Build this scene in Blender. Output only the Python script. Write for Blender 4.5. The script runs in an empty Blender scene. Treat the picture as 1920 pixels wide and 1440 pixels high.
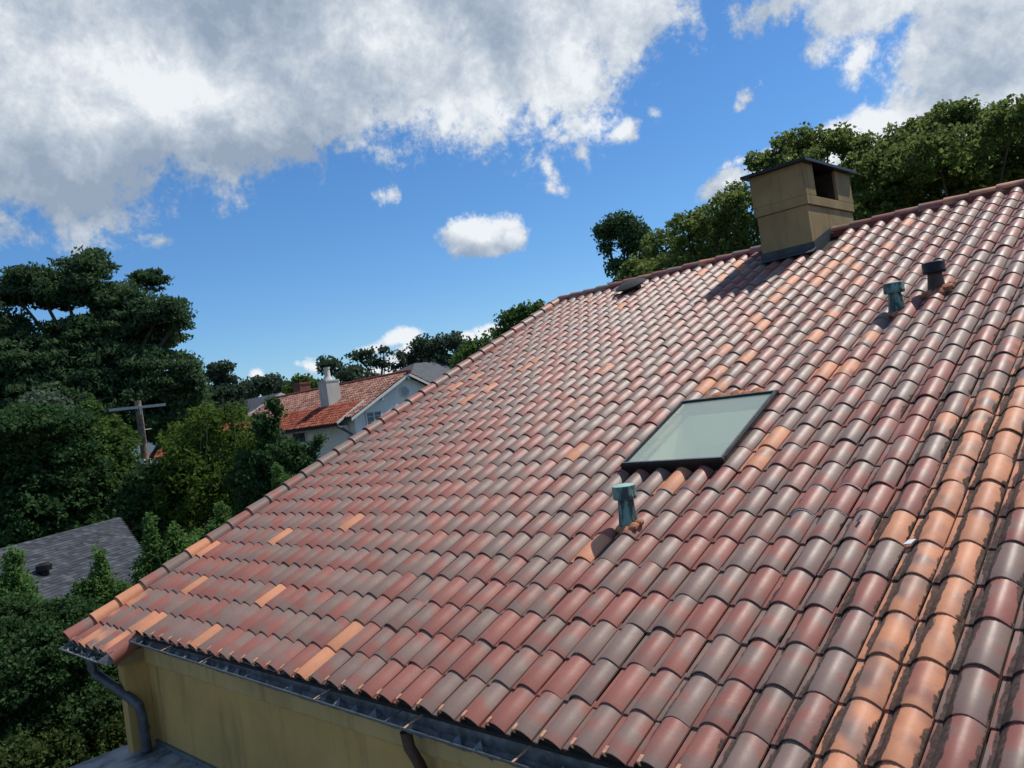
import bpy, math, random
import numpy as np
from mathutils import Vector, Matrix

random.seed(7)
rng = np.random.default_rng(11)
S = bpy.context.scene
COL = S.collection
RAD = math.radians

# ------------------------------------------------------------------ camera
CAM = np.array([5.0640, -3.3200, 9.0360])
YAW, PIT, ROL, FPX = -0.767442, 0.01942, -0.14155, 1494.06
_fw = np.array([math.sin(YAW) * math.cos(PIT), math.cos(YAW) * math.cos(PIT), math.sin(PIT)])
_rt = np.array([math.cos(YAW), -math.sin(YAW), 0.0])
_up = np.cross(_rt, _fw)
_r2 = _rt * math.cos(ROL) + _up * math.sin(ROL)
_u2 = -_rt * math.sin(ROL) + _up * math.cos(ROL)
cam_d = bpy.data.cameras.new('camera')
cam = bpy.data.objects.new('camera', cam_d)
COL.objects.link(cam)
m = Matrix.Identity(4)
for i in range(3):
    m[i][0] = _r2[i]; m[i][1] = _u2[i]; m[i][2] = -_fw[i]; m[i][3] = CAM[i]
cam.matrix_world = m
cam_d.sensor_fit = 'HORIZONTAL'
cam_d.sensor_width = 36.0
cam_d.lens = FPX / 1920.0 * 36.0
cam_d.clip_start = 0.1
cam_d.clip_end = 6000.0
S.camera = cam


def ray(px, py):
    return _fw + (px - 960) / FPX * _r2 - (py - 720) / FPX * _u2


def at(px, py, d):
    """point at horizontal distance d from the camera in the direction of a photo pixel"""
    r = ray(px, py)
    return CAM + r / math.hypot(r[0], r[1]) * d


# ------------------------------------------------------------------ node helpers
class NT:
    def __init__(s, tree):
        s.t = tree; s.N = tree.nodes; s.L = tree.links

    def put(s, sock, v):
        if v is None: return
        if isinstance(v, bpy.types.NodeSocket): s.L.new(v, sock)
        elif isinstance(v, (tuple, list)) and sock.type == 'RGBA' and len(v) == 3: sock.default_value = (*v, 1)
        else: sock.default_value = v

    def node(s, typ, props=None, **ins):
        n = s.N.new(typ)
        for k, v in (props or {}).items(): setattr(n, k, v)
        for k, v in ins.items():
            key = int(k[1:]) if k[0] == 'i' and k[1:].isdigit() else k.replace('_', ' ')
            s.put(n.inputs[key], v)
        return n

    def math(s, op, a, b=None, c=None, clamp=False):
        n = s.N.new('ShaderNodeMath'); n.operation = op; n.use_clamp = clamp
        s.put(n.inputs[0], a); s.put(n.inputs[1], b)
        if c is not None: s.put(n.inputs[2], c)
        return n.outputs[0]

    def vmath(s, op, a, b=None, out=0, scale=None):
        n = s.N.new('ShaderNodeVectorMath'); n.operation = op
        s.put(n.inputs[0], a)
        if b is not None: s.put(n.inputs[1], b)
        if scale is not None: s.put(n.inputs['Scale'], scale)
        return n.outputs[out]

    def mix(s, f, a, b, mode='MIX'):
        n = s.N.new('ShaderNodeMix'); n.data_type = 'RGBA'; n.blend_type = mode
        s.put(n.inputs[0], f); s.put(n.inputs[6], a); s.put(n.inputs[7], b)
        return n.outputs[2]

    def noise(s, vec, scale, detail=3, rough=0.55, dist=0.0, out=0):
        n = s.node('ShaderNodeTexNoise', Scale=scale, Detail=detail, Roughness=rough, Distortion=dist)
        if vec is not None: s.L.new(vec, n.inputs['Vector'])
        return n.outputs[out]

    def step(s, v, a, b, lo=0.0, hi=1.0):
        n = s.node('ShaderNodeMapRange', {'interpolation_type': 'SMOOTHSTEP'})
        s.put(n.inputs[0], v); s.put(n.inputs[1], a); s.put(n.inputs[2], b); s.put(n.inputs[3], lo); s.put(n.inputs[4], hi)
        return n.outputs[0]

    def comb(s, x, y, z):
        return s.node('ShaderNodeCombineXYZ', i0=x, i1=y, i2=z).outputs[0]

    def sep(s, v):
        return s.node('ShaderNodeSeparateXYZ', i0=v).outputs


def material(name):
    mt = bpy.data.materials.new(name); mt.use_nodes = True
    nt = NT(mt.node_tree)
    nt.N.clear()
    out = nt.N.new('ShaderNodeOutputMaterial')
    return mt, nt, out


def principled(nt, out, color, rough=0.6, spec=0.5, metal=0.0, normal=None, **kw):
    p = nt.N.new('ShaderNodeBsdfPrincipled')
    nt.put(p.inputs['Base Color'], color); nt.put(p.inputs['Roughness'], rough)
    nt.put(p.inputs['Specular IOR Level'], spec); nt.put(p.inputs['Metallic'], metal)
    if normal is not None: nt.L.new(normal, p.inputs['Normal'])
    for k, v in kw.items(): nt.put(p.inputs[k.replace('_', ' ')], v)
    nt.L.new(p.outputs[0], out.inputs['Surface'])
    return p


def bump(nt, h, strength=0.3, dist=0.01):
    return nt.node('ShaderNodeBump', Strength=strength, Distance=dist, Height=h).outputs[0]


# ------------------------------------------------------------------ sky, sun, exposure
SUN_EL, SUN_AZ = RAD(57), RAD(22)          # azimuth from +Y towards +X
sdir = Vector((math.sin(SUN_AZ) * math.cos(SUN_EL), math.cos(SUN_AZ) * math.cos(SUN_EL), math.sin(SUN_EL)))
W = bpy.data.worlds.new('World'); S.world = W; W.use_nodes = True
nt = NT(W.node_tree); nt.N.clear()
wout = nt.N.new('ShaderNodeOutputWorld')
sky = nt.N.new('ShaderNodeTexSky'); sky.sky_type = 'NISHITA'; sky.sun_disc = False
sky.sun_elevation = SUN_EL; sky.sun_rotation = SUN_AZ
sky.air_density = 1.0; sky.dust_density = 0.25; sky.ozone_density = 3.2; sky.altitude = 20
tc = nt.N.new('ShaderNodeTexCoord').outputs['Generated']
skyc = nt.node('ShaderNodeHueSaturation', Saturation=1.10, Value=1.0, Color=nt.mix(1.0, sky.outputs[0], (.70, .87, 1.04), 'MULTIPLY')).outputs[0]
bg_sky = nt.node('ShaderNodeBackground', Color=skyc, Strength=0.106)

# clouds: (pixel the cloud is centred on, half-sizes in degrees, tilt, weight)
BLOBS = [
    (90, 190, 12.5, 3.6, 2, 1.08), (390, 185, 10.0, 3.5, 6, 1.08), (215, 285, 5.0, 1.4, 4, .55), (10, 70, 13.0, 7.0, 0, 1.10),
    (700, 105, 9.0, 4.2, 8, 1.08), (885, 132, 5.4, 3.6, 22, 1.02), (1000, 55, 6.4, 4.4, 42, 1.0), (600, 10, 20.0, 5.0, 6, 1.1),
    (1125, 15, 5.0, 2.5, 48, .80), (15, 415, 3.0, 1.7, -10, .50), (1620, 0, 3.8, 1.7, 8, .80), (1845, 85, 4.6, 5.2, -8, 1.0),
    (1530, 85, 1.5, 1.1, 10, .45), (1605, 110, 1.0, 1.1, -30, .52), (1900, 190, 4.4, 2.6, 0, .9), (1470, -5, 2.8, 1.0, 0, .6),
    (900, 442, 3.0, 1.25, 6, .88), (875, 425, 1.4, 1.1, 30, .85), (955, 432, 1.6, 1.0, -15, .8), (1175, 245, 1.2, .65, 12, .62), (1220, 218, .55, .5, 40, .5),
    (1035, 315, .6, 1.3, 14, .40), (1038, 350, .8, .45, -20, .46), (1098, 295, .5, 1.1, 14, .34), (715, 368, 1.2, .5, 25, .34),
    (300, 458, 1.7, .6, 8, .42), (1395, 185, .55, .8, -35, .38), (1050, 250, .6, 1.1, 0, .32),
    (1370, 340, 1.5, .9, 10, .75), (1450, 300, 2.6, .8, 20, .70), (1600, 262, 4.0, 1.3, 22, .95), (1700, 235, 3.5, 1.6, 15, .95),
    (1385, 305, 1.6, .5, 10, .5), (1905, 330, 3., 2., 10, .9),
    (730, 640, 1.6, .55, 12, .75), (690, 655, 1.0, .5, 0, .70), (765, 660, 1.3, .7, 0, .75), (920, 618, 1.4, .5, 15, .75), (870, 630, .9, .4, 10, .65),
    (482, 700, .6, .4, 0, .6), (585, 690, .8, .5, 0, .55), (735, 690, 1.6, .9, 0, .8), (430, 735, 1.3, .5, 0, .6),
]
g = bpy.data.node_groups.new('cloud_density', 'ShaderNodeTree')
g.interface.new_socket('Vector', in_out='INPUT', socket_type='NodeSocketVector')
g.interface.new_socket('Density', in_out='OUTPUT', socket_type='NodeSocketFloat')
gt = NT(g)
gi = gt.N.new('NodeGroupInput').outputs[0]; go = gt.N.new('NodeGroupOutput')
warp = gt.noise(gi, 9.0, 2, .5, out=1)
gv = gt.vmath('ADD', gi, gt.vmath('SCALE', gt.vmath('SUBTRACT', warp, (.5, .5, .5)), scale=.035))
acc = None
for (px, py, ra, rb, tilt, wt) in BLOBS:
    c = Vector(ray(px, py)).normalized()
    right = Vector((c.y, -c.x, 0)).normalized(); upv = right.cross(c).normalized()
    t = RAD(tilt - 8)
    ax = right * math.cos(t) + upv * math.sin(t); ay = upv * math.cos(t) - right * math.sin(t)
    M3 = Matrix((ax, ay, c)).transposed()
    mp = gt.node('ShaderNodeMapping', {'vector_type': 'TEXTURE'}, Vector=gv)
    mp.inputs['Location'].default_value = c
    mp.inputs['Rotation'].default_value = M3.to_euler('XYZ')
    mp.inputs['Scale'].default_value = (RAD(ra), RAD(rb), .6)
    q = gt.vmath('LENGTH', mp.outputs[0], out=1)
    d = gt.math('MULTIPLY', gt.math('SUBTRACT', 1.35, q), wt * .55)
    acc = d if acc is None else gt.math('SMOOTH_MAX', acc, d, 0.05)
# clouds elsewhere in the sky, same kind of cover
zz = gt.sep(gi)
flat = gt.vmath('DIVIDE', gi, gt.comb(gt.math('ADD', gt.math('ABSOLUTE', zz[2]), .18), gt.math('ADD', gt.math('ABSOLUTE', zz[2]), .18), gt.math('ADD', gt.math('ABSOLUTE', zz[2]), .18)))
far = gt.math('MULTIPLY', gt.math('SUBTRACT', gt.noise(flat, 1.3, 2), .52), 4.0)
away = gt.step(gt.vmath('DOT_PRODUCT', gi, Vector(_fw), out=1), .79, .62)
far = gt.math('SUBTRACT', gt.math('MULTIPLY', gt.math('ADD', far, 1.0), away), 1.0)
acc = gt.math('MAXIMUM', acc, far)
# billows: big to small
n1 = gt.noise(gi, 11.0, 9, .60, .35)
n2 = gt.noise(gi, 34.0, 5, .62, .2)
n3 = gt.noise(gi, 120.0, 5, .65, .2)
nn = gt.math('ADD', gt.math('MULTIPLY', gt.math('SUBTRACT', n3, .5), .34), gt.math('ADD', gt.math('MULTIPLY', gt.math('SUBTRACT', n1, .5), 1.15), gt.math('MULTIPLY', gt.math('SUBTRACT', n2, .5), .46)))
gt.L.new(gt.math('ADD', acc, nn), go.inputs[0])


def dens(v):
    n = nt.N.new('ShaderNodeGroup'); n.node_tree = g
    nt.L.new(v, n.inputs[0]); return n.outputs[0]


D0 = dens(tc)
tow = nt.vmath('NORMALIZE', nt.vmath('SUBTRACT', tuple(sdir), tc))
off = nt.vmath('ADD', tc, nt.vmath('SCALE', tow, scale=.030))
D1 = dens(off)
alpha = nt.step(D0, .05, .33)
# light: thin and sun-facing parts are white, thick parts and bases grey
rel = nt.math('SUBTRACT', D0, D1)
big = nt.noise(tc, 5.0, 3, .5)
# broad puffs turned to the light (+) and shaded hollows (-)
LB = [(450, 185, 6.0, 2.8, 8, .50), (250, 120, 5, 2.2, 5, .30), (90, 190, 6, 3.5, 0, .40), (640, 95, 2.6, 2.4, 0, .42), (755, 70, 3.2, 4.2, 30, .62), (880, 215, 4.5, 2.0, 20, .60), (1020, 175, 3.6, 2.4, 45, .62),
      (1120, 90, 2.2, 3.0, 40, .5), (330, 225, 4, 2, 0, .3), (280, 330, 9, 2.6, 12, -.46), (450, 10, 6.5, 2.6, 5, -.50), (930, 70, 6, 4.2, 40, -.50), (640, 190, 3.4, 2.6, 0, -.42), (530, 290, 5, 1.6, 10, -.36), (120, 350, 6, 2.0, 0, -.42),
      (180, 40, 4.5, 2.0, 0, -.22), (1840, 130, 4, 2.6, 0, -.34), (1750, 20, 5, 3, 0, .35), (1650, 30, 4, 2, 0, .35), (905, 425, 3, 1.2, 0, .62), (900, 462, 3, .5, 5, -.25), (1175, 240, 2, 1, 0, .5), (1600, 250, 5, 1.6, 20, .6), (1880, 190, 3, 1.2, 0, .4),
      (730, 640, 6, 2, 0, .5), (1430, 310, 3, 2, 0, .45), (1040, 340, 2, 2, 0, .25), (1590, 110, 2, 2, 0, .4)]
gv2 = nt.vmath('ADD', tc, nt.vmath('SCALE', nt.vmath('SUBTRACT', nt.noise(tc, 8.0, 4, .6, out=1), (.5, .5, .5)), scale=.085))
lsum = None
for (px, py, ra, rb, tilt, wt) in LB:
    c = Vector(ray(px, py)).normalized()
    right = Vector((c.y, -c.x, 0)).normalized(); upv = right.cross(c).normalized(); t = RAD(tilt - 8)
    ax = right * math.cos(t) + upv * math.sin(t); ay = upv * math.cos(t) - right * math.sin(t)
    mp = nt.node('ShaderNodeMapping', {'vector_type': 'TEXTURE'}, Vector=gv2)
    mp.inputs['Location'].default_value = c; mp.inputs['Rotation'].default_value = Matrix((ax, ay, c)).transposed().to_euler('XYZ')
    mp.inputs['Scale'].default_value = (RAD(ra), RAD(rb), .6)
    q = nt.vmath('DOT_PRODUCT', mp.outputs[0], mp.outputs[0], out=1)
    e = nt.math('MULTIPLY', nt.math('EXPONENT', nt.math('MULTIPLY', q, -1.1)), wt)
    lsum = e if lsum is None else nt.math('ADD', lsum, e)
lit = nt.math('ADD', nt.math('MULTIPLY', rel, 1.15), nt.math('MULTIPLY', nt.math('MINIMUM', nt.math('SUBTRACT', D0, .25), .7), -.12))
lit = nt.math('ADD', lit, nt.math('ADD', lsum, nt.math('MULTIPLY', nt.math('SUBTRACT', big, .5), .9)))
tex = nt.noise(tc, 15.0, 8, .62, .5)
lit = nt.math('ADD', lit, nt.math('MULTIPLY', nt.math('SUBTRACT', tex, .5), 1.35))
lit = nt.math('ADD', nt.math('MULTIPLY', lit, .82), .46, clamp=True)
ccol = nt.N.new('ShaderNodeValToRGB')
cr = ccol.color_ramp
cr.elements[0].position = 0.0; cr.elements[0].color = (.30, .37, .47, 1)
cr.elements[1].position = 1.0; cr.elements[1].color = (.84, .87, .90, 1)
e1 = cr.elements.new(.35); e1.color = (.42, .49, .58, 1)
e2 = cr.elements.new(.7); e2.color = (.62, .67, .73, 1)
nt.L.new(lit, ccol.inputs[0])
bg_c = nt.node('ShaderNodeBackground', Color=ccol.outputs[0], Strength=0.90)
mixs = nt.N.new('ShaderNodeMixShader')
nt.L.new(nt.math('MULTIPLY', alpha, .97), mixs.inputs[0])
nt.L.new(bg_sky.outputs[0], mixs.inputs[1]); nt.L.new(bg_c.outputs[0], mixs.inputs[2])
nt.L.new(mixs.outputs[0], wout.inputs['Surface'])

sl = bpy.data.lights.new('sun', 'SUN'); so = bpy.data.objects.new('sun', sl); COL.objects.link(so)
sl.energy = 3.7; sl.angle = RAD(0.9); sl.color = (1.0, .94, .845)
so.rotation_euler = sdir.to_track_quat('Z', 'Y').to_euler()
so.location = (0, 0, 60)
S.view_settings.view_transform = 'Standard'; S.view_settings.look = 'None'
S.view_settings.gamma = 1; S.view_settings.use_curve_mapping = False
S.view_settings.exposure = 0.22
S.render.engine = 'CYCLES'
S.cycles.max_bounces = 8; S.cycles.transparent_max_bounces = 16
S.cycles.sample_clamp_indirect = 6


# ------------------------------------------------------------------ materials
def simple(name, color, rough=.6, var=.25, scale=6, spec=.4, metal=0, bumps=0.0, bscale=40, dark=None, detail=5):
    mt, nt, out = material(name)
    pos = nt.N.new('ShaderNodeNewGeometry').outputs['Position']
    n = nt.noise(pos, scale, detail, .6)
    dk = dark or tuple(c * .55 for c in color)
    col = nt.mix(nt.step(n, .35, .7), tuple(c * (1 + var * .4) for c in color), tuple(a * (1 - var) + b * var for a, b in zip(color, dk)))
    nrm = bump(nt, nt.noise(pos, bscale, 4), bumps, .01) if bumps else None
    principled(nt, out, col, rough, spec, metal, nrm)
    return mt


def tile_material(name, per_object):
    """glazed clay: grey-mauve flashed over brick red; tint = (redness, orange, seed), fourth = grime"""
    mt, nt, out = material(name)
    if per_object:
        oi = nt.N.new('ShaderNodeObjectInfo'); col, al = oi.outputs['Color'], oi.outputs['Alpha']
    else:
        a = nt.node('ShaderNodeAttribute', {'attribute_name': 'tint'}); col, al = a.outputs['Color'], a.outputs['Alpha']
    red, ora, seed = nt.sep(col)
    pos = nt.N.new('ShaderNodeNewGeometry').outputs['Position']
    uv = nt.N.new('ShaderNodeUVMap').outputs[0]
    u, v, _ = nt.sep(uv)
    vec = nt.comb(nt.math('MULTIPLY', u, 1.3), nt.math('MULTIPLY', v, 2.1), nt.math('MULTIPLY', seed, 91.0))
    n = nt.noise(vec, .78, 1, .5)
    fac = nt.step(nt.math('ADD', n, nt.math('MULTIPLY', nt.math('SUBTRACT', red, .5), .34)), .36, .64)
    fine = nt.noise(pos, 55, 4, .6)
    g0 = nt.mix(fine, (.218, .143, .112), (.270, .184, .148))
    r0 = nt.mix(fine, (.290, .104, .075), (.345, .131, .098))
    base = nt.mix(fac, g0, r0)
    vec2 = nt.comb(nt.math('MULTIPLY', u, 1.2), nt.math('MULTIPLY', v, 1.6), nt.math('MULTIPLY', seed, 37.0))
    n2 = nt.noise(vec2, 1.0, 1, .5)
    of = nt.step(nt.math('ADD', n2, nt.math('MULTIPLY', nt.math('SUBTRACT', ora, .5), .9)), 0.33, .68)
    of = nt.math('MULTIPLY', of, nt.step(ora, .05, .25))
    o0 = nt.mix(fine, (.58, .235, .115), (.68, .30, .16))
    base = nt.mix(of, base, o0)
    # dark grime lying in the pans, ragged edges
    wx, wy, wz = nt.sep(pos)
    rag = nt.noise(nt.comb(nt.math('MULTIPLY', wx, 13), nt.math('MULTIPLY', wy, 6.5), 0.0), 1.0, 8, .70)
    rag2 = nt.noise(nt.comb(nt.math('MULTIPLY', wx, 4.0), nt.math('MULTIPLY', wy, 1.7), 4.0), 1.0, 2)
    du = nt.math('ABSOLUTE', nt.math('SUBTRACT', u, .26))
    du = nt.math('MINIMUM', du, nt.math('ADD', nt.math('ABSOLUTE', nt.math('SUBTRACT', u, 1.02)), .10))
    thr = nt.math('ADD', nt.math('MULTIPLY', al, .205), nt.math('MULTIPLY', nt.math('SUBTRACT', rag, .5), .34))
    thr = nt.math('ADD', thr, nt.math('MULTIPLY', nt.math('SUBTRACT', rag2, .5), .42))
    gm = nt.step(nt.math('SUBTRACT', thr, du), -.012, .014)
    gm = nt.math('MULTIPLY', gm, nt.step(al, .02, .15))
    grime = nt.mix(nt.step(nt.noise(pos, 26, 6, .72), .38, .66), (.030, .023, .020), (.115, .072, .054))
    base = nt.mix(nt.math('MULTIPLY', gm, .93), base, grime)
    # faint dust in streaks and specks of lichen
    sp = nt.noise(pos, 16, 3, .6)
    spk = nt.step(nt.noise(pos, 42, 2, .5), .765, .79)
    spk = nt.math('MULTIPLY', spk, nt.step(nt.noise(pos, 1.6, 2), .5, .62))
    base = nt.mix(nt.math('MULTIPLY', spk, .75), base, (.62, .58, .54))
    base = nt.mix(nt.math('MULTIPLY', nt.step(sp, .5, .8), .18), base, (.13, .10, .095))
    val = nt.math('ADD', .90, nt.math('MULTIPLY', nt.math('FRACT', nt.math('MULTIPLY', seed, 7.31)), .20))
    base = nt.mix(1.0, base, nt.comb(val, val, val), 'MULTIPLY')
    rough = nt.math('ADD', .43, nt.math('ADD', nt.math('MULTIPLY', gm, .40), nt.math('MULTIPLY', nt.math('ADD', sp, of), .10)))
    nb = nt.math('ADD', nt.math('MULTIPLY', fine, .5), nt.noise(pos, 12, 3))
    principled(nt, out, base, rough, .36, 0, bump(nt, nb, .25, .004))
    return mt


def foliage_material(name, c1, c2, tr=.35, rough=.75):
    mt, nt, out = material(name)
    a = nt.node('ShaderNodeAttribute', {'attribute_name': 'tint'})
    r, gch, b = nt.sep(a.outputs['Color'])
    pos = nt.N.new('ShaderNodeNewGeometry').outputs['Position']
    f = nt.math('ADD', nt.math('MULTIPLY', r, .65), nt.math('MULTIPLY', nt.noise(pos, .55, 3), .5), clamp=True)
    col = nt.mix(f, c1, c2)
    p = nt.N.new('ShaderNodeBsdfPrincipled')
    nt.put(p.inputs['Base Color'], col); nt.put(p.inputs['Roughness'], rough); nt.put(p.inputs['Specular IOR Level'], .12)
    t = nt.node('ShaderNodeBsdfTranslucent', Color=nt.mix(.5, col, tuple(x * 1.3 for x in c2)))
    ms = nt.N.new('ShaderNodeMixShader'); ms.inputs[0].default_value = tr
    nt.L.new(p.outputs[0], ms.inputs[1]); nt.L.new(t.outputs[0], ms.inputs[2]); nt.L.new(ms.outputs[0], out.inputs['Surface'])
    return mt


def stucco_material(name, c1, c2, stain=(.10, .085, .055)):
    mt, nt, out = material(name)
    pos = nt.N.new('ShaderNodeNewGeometry').outputs['Position']
    x, y, z = nt.sep(pos)
    n = nt.noise(pos, 1.4, 5, .6)
    base = nt.mix(nt.step(n, .3, .7), c1, c2)
    streak = nt.noise(nt.comb(nt.math('MULTIPLY', x, 7), nt.math('MULTIPLY', y, 7), nt.math('MULTIPLY', z, .7)), 1.0, 4, .6)
    base = nt.mix(nt.step(streak, .50, .78, 0, .50), base, stain)
    fine = nt.noise(pos, 70, 3)
    base = nt.mix(nt.math('MULTIPLY', fine, .25), base, tuple(c * .6 for c in c1))
    principled(nt, out, base, .88, .2, 0, bump(nt, nt.noise(pos, 90, 4), .5, .006))
    return mt


M = {}
M['tile'] = tile_material('glazed_clay_tile', True)
M['tiles'] = tile_material('glazed_clay_tiles', False)
M['underlay'] = simple('roof_underlay', (.035, .028, .026), .95)
M['mortar'] = simple('terracotta_mortar', (.42, .17, .09), .95, .6, 14, .2, 0, .9, 30, (.12, .06, .04))
M['redmortar'] = simple('ridge_bedding', (.17, .055, .045), .95, .5, 8, .2, 0, .5, 30)
M['stucco'] = stucco_material('ochre_stucco', (.56, .36, .125), (.44, .29, .105))
M['frieze'] = stucco_material('stained_frieze_stucco', (.52, .37, .165), (.40, .29, .13), (.16, .12, .06))
M['stucco_ch'] = stucco_material('chimney_stucco', (.38, .268, .128), (.25, .180, .088), (.085, .07, .045))
M['lead'] = simple('weathered_lead', (.085, .10, .105), .55, .8, 5, .5, .25, .4, 18, (.20, .22, .22))
M['gutter'] = simple('weathered_gutter_metal', (.085, .090, .088), .55, .9, 11, .4, .25, .5, 14, (.24, .25, .24))
M['gutter_lip'] = simple('worn_gutter_lip', (.13, .14, .145), .45, .6, 14, .5, .6, .1, 30)
M['gutterdark'] = simple('dark_lead', (.050, .058, .062), .6, .6, 6, .4, .2, .3, 20)
M['scraps'] = simple('dull_lead_folds', (.22, .235, .24), .6, .8, 14, .4, .1)
M['copper'] = simple('bare_copper', (.85, .45, .25), .42, .4, 30, .5, .45, 0, 20, (.25, .11, .07))
M['downspout'] = simple('aged_copper_pipe', (.045, .050, .058), .5, .8, 7, .5, .35, .2, 30, (.12, .14, .16))
M['brownpipe'] = simple('brown_copper_pipe', (.070, .040, .030), .55, .7, 8, .5, .3, .2, 30)
M['black'] = simple('black_metal', (.014, .014, .016), .45, .4, 9, .4, .3)
M['frame'] = simple('skylight_frame_metal', (.024, .021, .022), .32, .4, 20, .5, .5)
M['flatroof'] = simple('lead_flat_roof', (.26, .275, .28), .5, .95, 3.2, .4, .1, .3, 16, (.045, .05, .055))
M['shaft'] = simple('shaft_paint', (.95, .94, .82), .8, .1, 2, .3)
M['shaftfloor'] = simple('shaft_floor', (.70, .72, .60), .8, .2, 2, .3)
M['patina'] = None
mt, nt, out = material('verdigris_copper')
pos = nt.N.new('ShaderNodeNewGeometry').outputs['Position']
px_, py_, pz_ = nt.sep(pos)
st = nt.noise(nt.comb(nt.math('MULTIPLY', px_, 9), nt.math('MULTIPLY', py_, 9), nt.math('MULTIPLY', pz_, 1.6)), 2.2, 5, .6)
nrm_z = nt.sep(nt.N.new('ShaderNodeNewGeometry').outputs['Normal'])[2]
colp = nt.mix(nt.step(st, .44, .60), (.050, .075, .072), (.18, .31, .27))
colp = nt.mix(nt.step(nt.noise(pos, 30, 4), .5, .8, 0, .6), colp, (.30, .47, .41))
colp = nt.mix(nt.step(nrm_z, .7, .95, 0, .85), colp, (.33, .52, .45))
principled(nt, out, colp, .75, .3, .1, bump(nt, st, .3, .004)); M['patina'] = mt
M['whitecaulk'] = simple('white_caulk', (.75, .75, .73), .6, .2)
M['whitestucco'] = stucco_material('painted_white_brick', (.82, .80, .74), (.75, .73, .68), (.55, .55, .52))
M['chimney_white'] = stucco_material('cream_render', (.66, .63, .55), (.56, .54, .48), (.32, .30, .26))
M['trim'] = simple('white_trim', (.66, .66, .62), .6, .15)
M['darkwood'] = simple('dark_soffit', (.025, .025, .027), .8, .3)
M['winglass'] = simple('dark_window_glass', (.03, .04, .045), .12, .3, 3, .6)
M['curtain'] = simple('net_curtain', (.13, .16, .18), .5, .5, 6, .5)
M['brick'] = simple('old_brick', (.21, .085, .06), .9, .6, 5, .2, 0, .6, 12)
M['slate'] = simple('dark_slate', (.050, .055, .063), .75, .5, 3, .3, 0, .3, 20)
M['greyslate'] = simple('grey_slate', (.085, .092, .105), .8, .3, 2, .3)
M['wood'] = simple('pole_wood', (.21, .15, .11), .9, .7, 6, .2, 0, .5, 25, (.08, .06, .05))
M['greywood'] = simple('weathered_crossarm', (.42, .41, .39), .85, .3, 8, .2)
M['porcelain'] = simple('white_porcelain', (.72, .74, .75), .3, .1)
M['bark'] = simple('bark', (.085, .070, .058), .95, .6, 4, .2, 0, .6, 12)
M['culm'] = simple('bamboo_culm', (.13, .15, .07), .7, .3)
M['palebark'] = simple('pale_bark', (.26, .25, .20), .9, .4, 4, .2)
M['ground'] = simple('garden_ground', (.045, .055, .025), .95, .6, .4, .2, 0, .3, 3, (.06, .05, .035))
M['leaf_litter'] = simple('dry_leaves', (.42, .33, .20), .8, .5, 30)


def attr_tint_material(name, c1, c2, c3, rough=.85):
    mt, nt, out = material(name)
    a = nt.node('ShaderNodeAttribute', {'attribute_name': 'tint'})
    r, gch, b = nt.sep(a.outputs['Color'])
    pos = nt.N.new('ShaderNodeNewGeometry').outputs['Position']
    f = nt.math('ADD', r, nt.math('MULTIPLY', nt.math('SUBTRACT', nt.noise(pos, 6, 4), .5), .5), clamp=True)
    rp = nt.N.new('ShaderNodeValToRGB'); nt.L.new(f, rp.inputs[0])
    rp.color_ramp.elements[0].color = (*c1, 1); rp.color_ramp.elements[1].color = (*c3, 1)
    e = rp.color_ramp.elements.new(.5); e.color = (*c2, 1)
    principled(nt, out, rp.outputs[0], rough, .25)
    return mt


M['shingle'] = attr_tint_material('grey_asphalt_shingle', (.030, .034, .042), (.050, .056, .066), (.085, .092, .105))
M['claymottle'] = attr_tint_material('mottled_clay', (.16, .085, .065), (.34, .165, .12), (.44, .25, .19))
M['clayred'] = attr_tint_material('new_red_clay', (.20, .048, .028), (.30, .075, .043), (.38, .12, .07))

# ------------------------------------------------------------------ mesh helpers
def mesh_obj(name, verts, faces, mat, parent=None, smooth=False, uvs=None, tint=None, uniform=None):
    me = bpy.data.meshes.new(name)
    me.from_pydata([tuple(map(float, v)) for v in verts], [], faces)
    if uvs is not None:
        l = me.uv_layers.new(name='UVMap'); li = np.zeros(len(me.loops), int); me.loops.foreach_get('vertex_index', li)
        l.data.foreach_set('uv', np.asarray(uvs, np.float32)[li].ravel())
    if tint is not None:
        at_ = me.attributes.new('tint', 'FLOAT_COLOR', 'POINT')
        at_.data.foreach_set('color', np.asarray(tint, np.float32).ravel())
    if smooth: me.polygons.foreach_set('use_smooth', [True] * len(me.polygons))
    mats = mat if isinstance(mat, list) else [mat]
    for q in mats: me.materials.append(q)
    o = bpy.data.objects.new(name, me); COL.objects.link(o)
    if parent is not None: o.parent = parent
    me.update()
    return o


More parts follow.
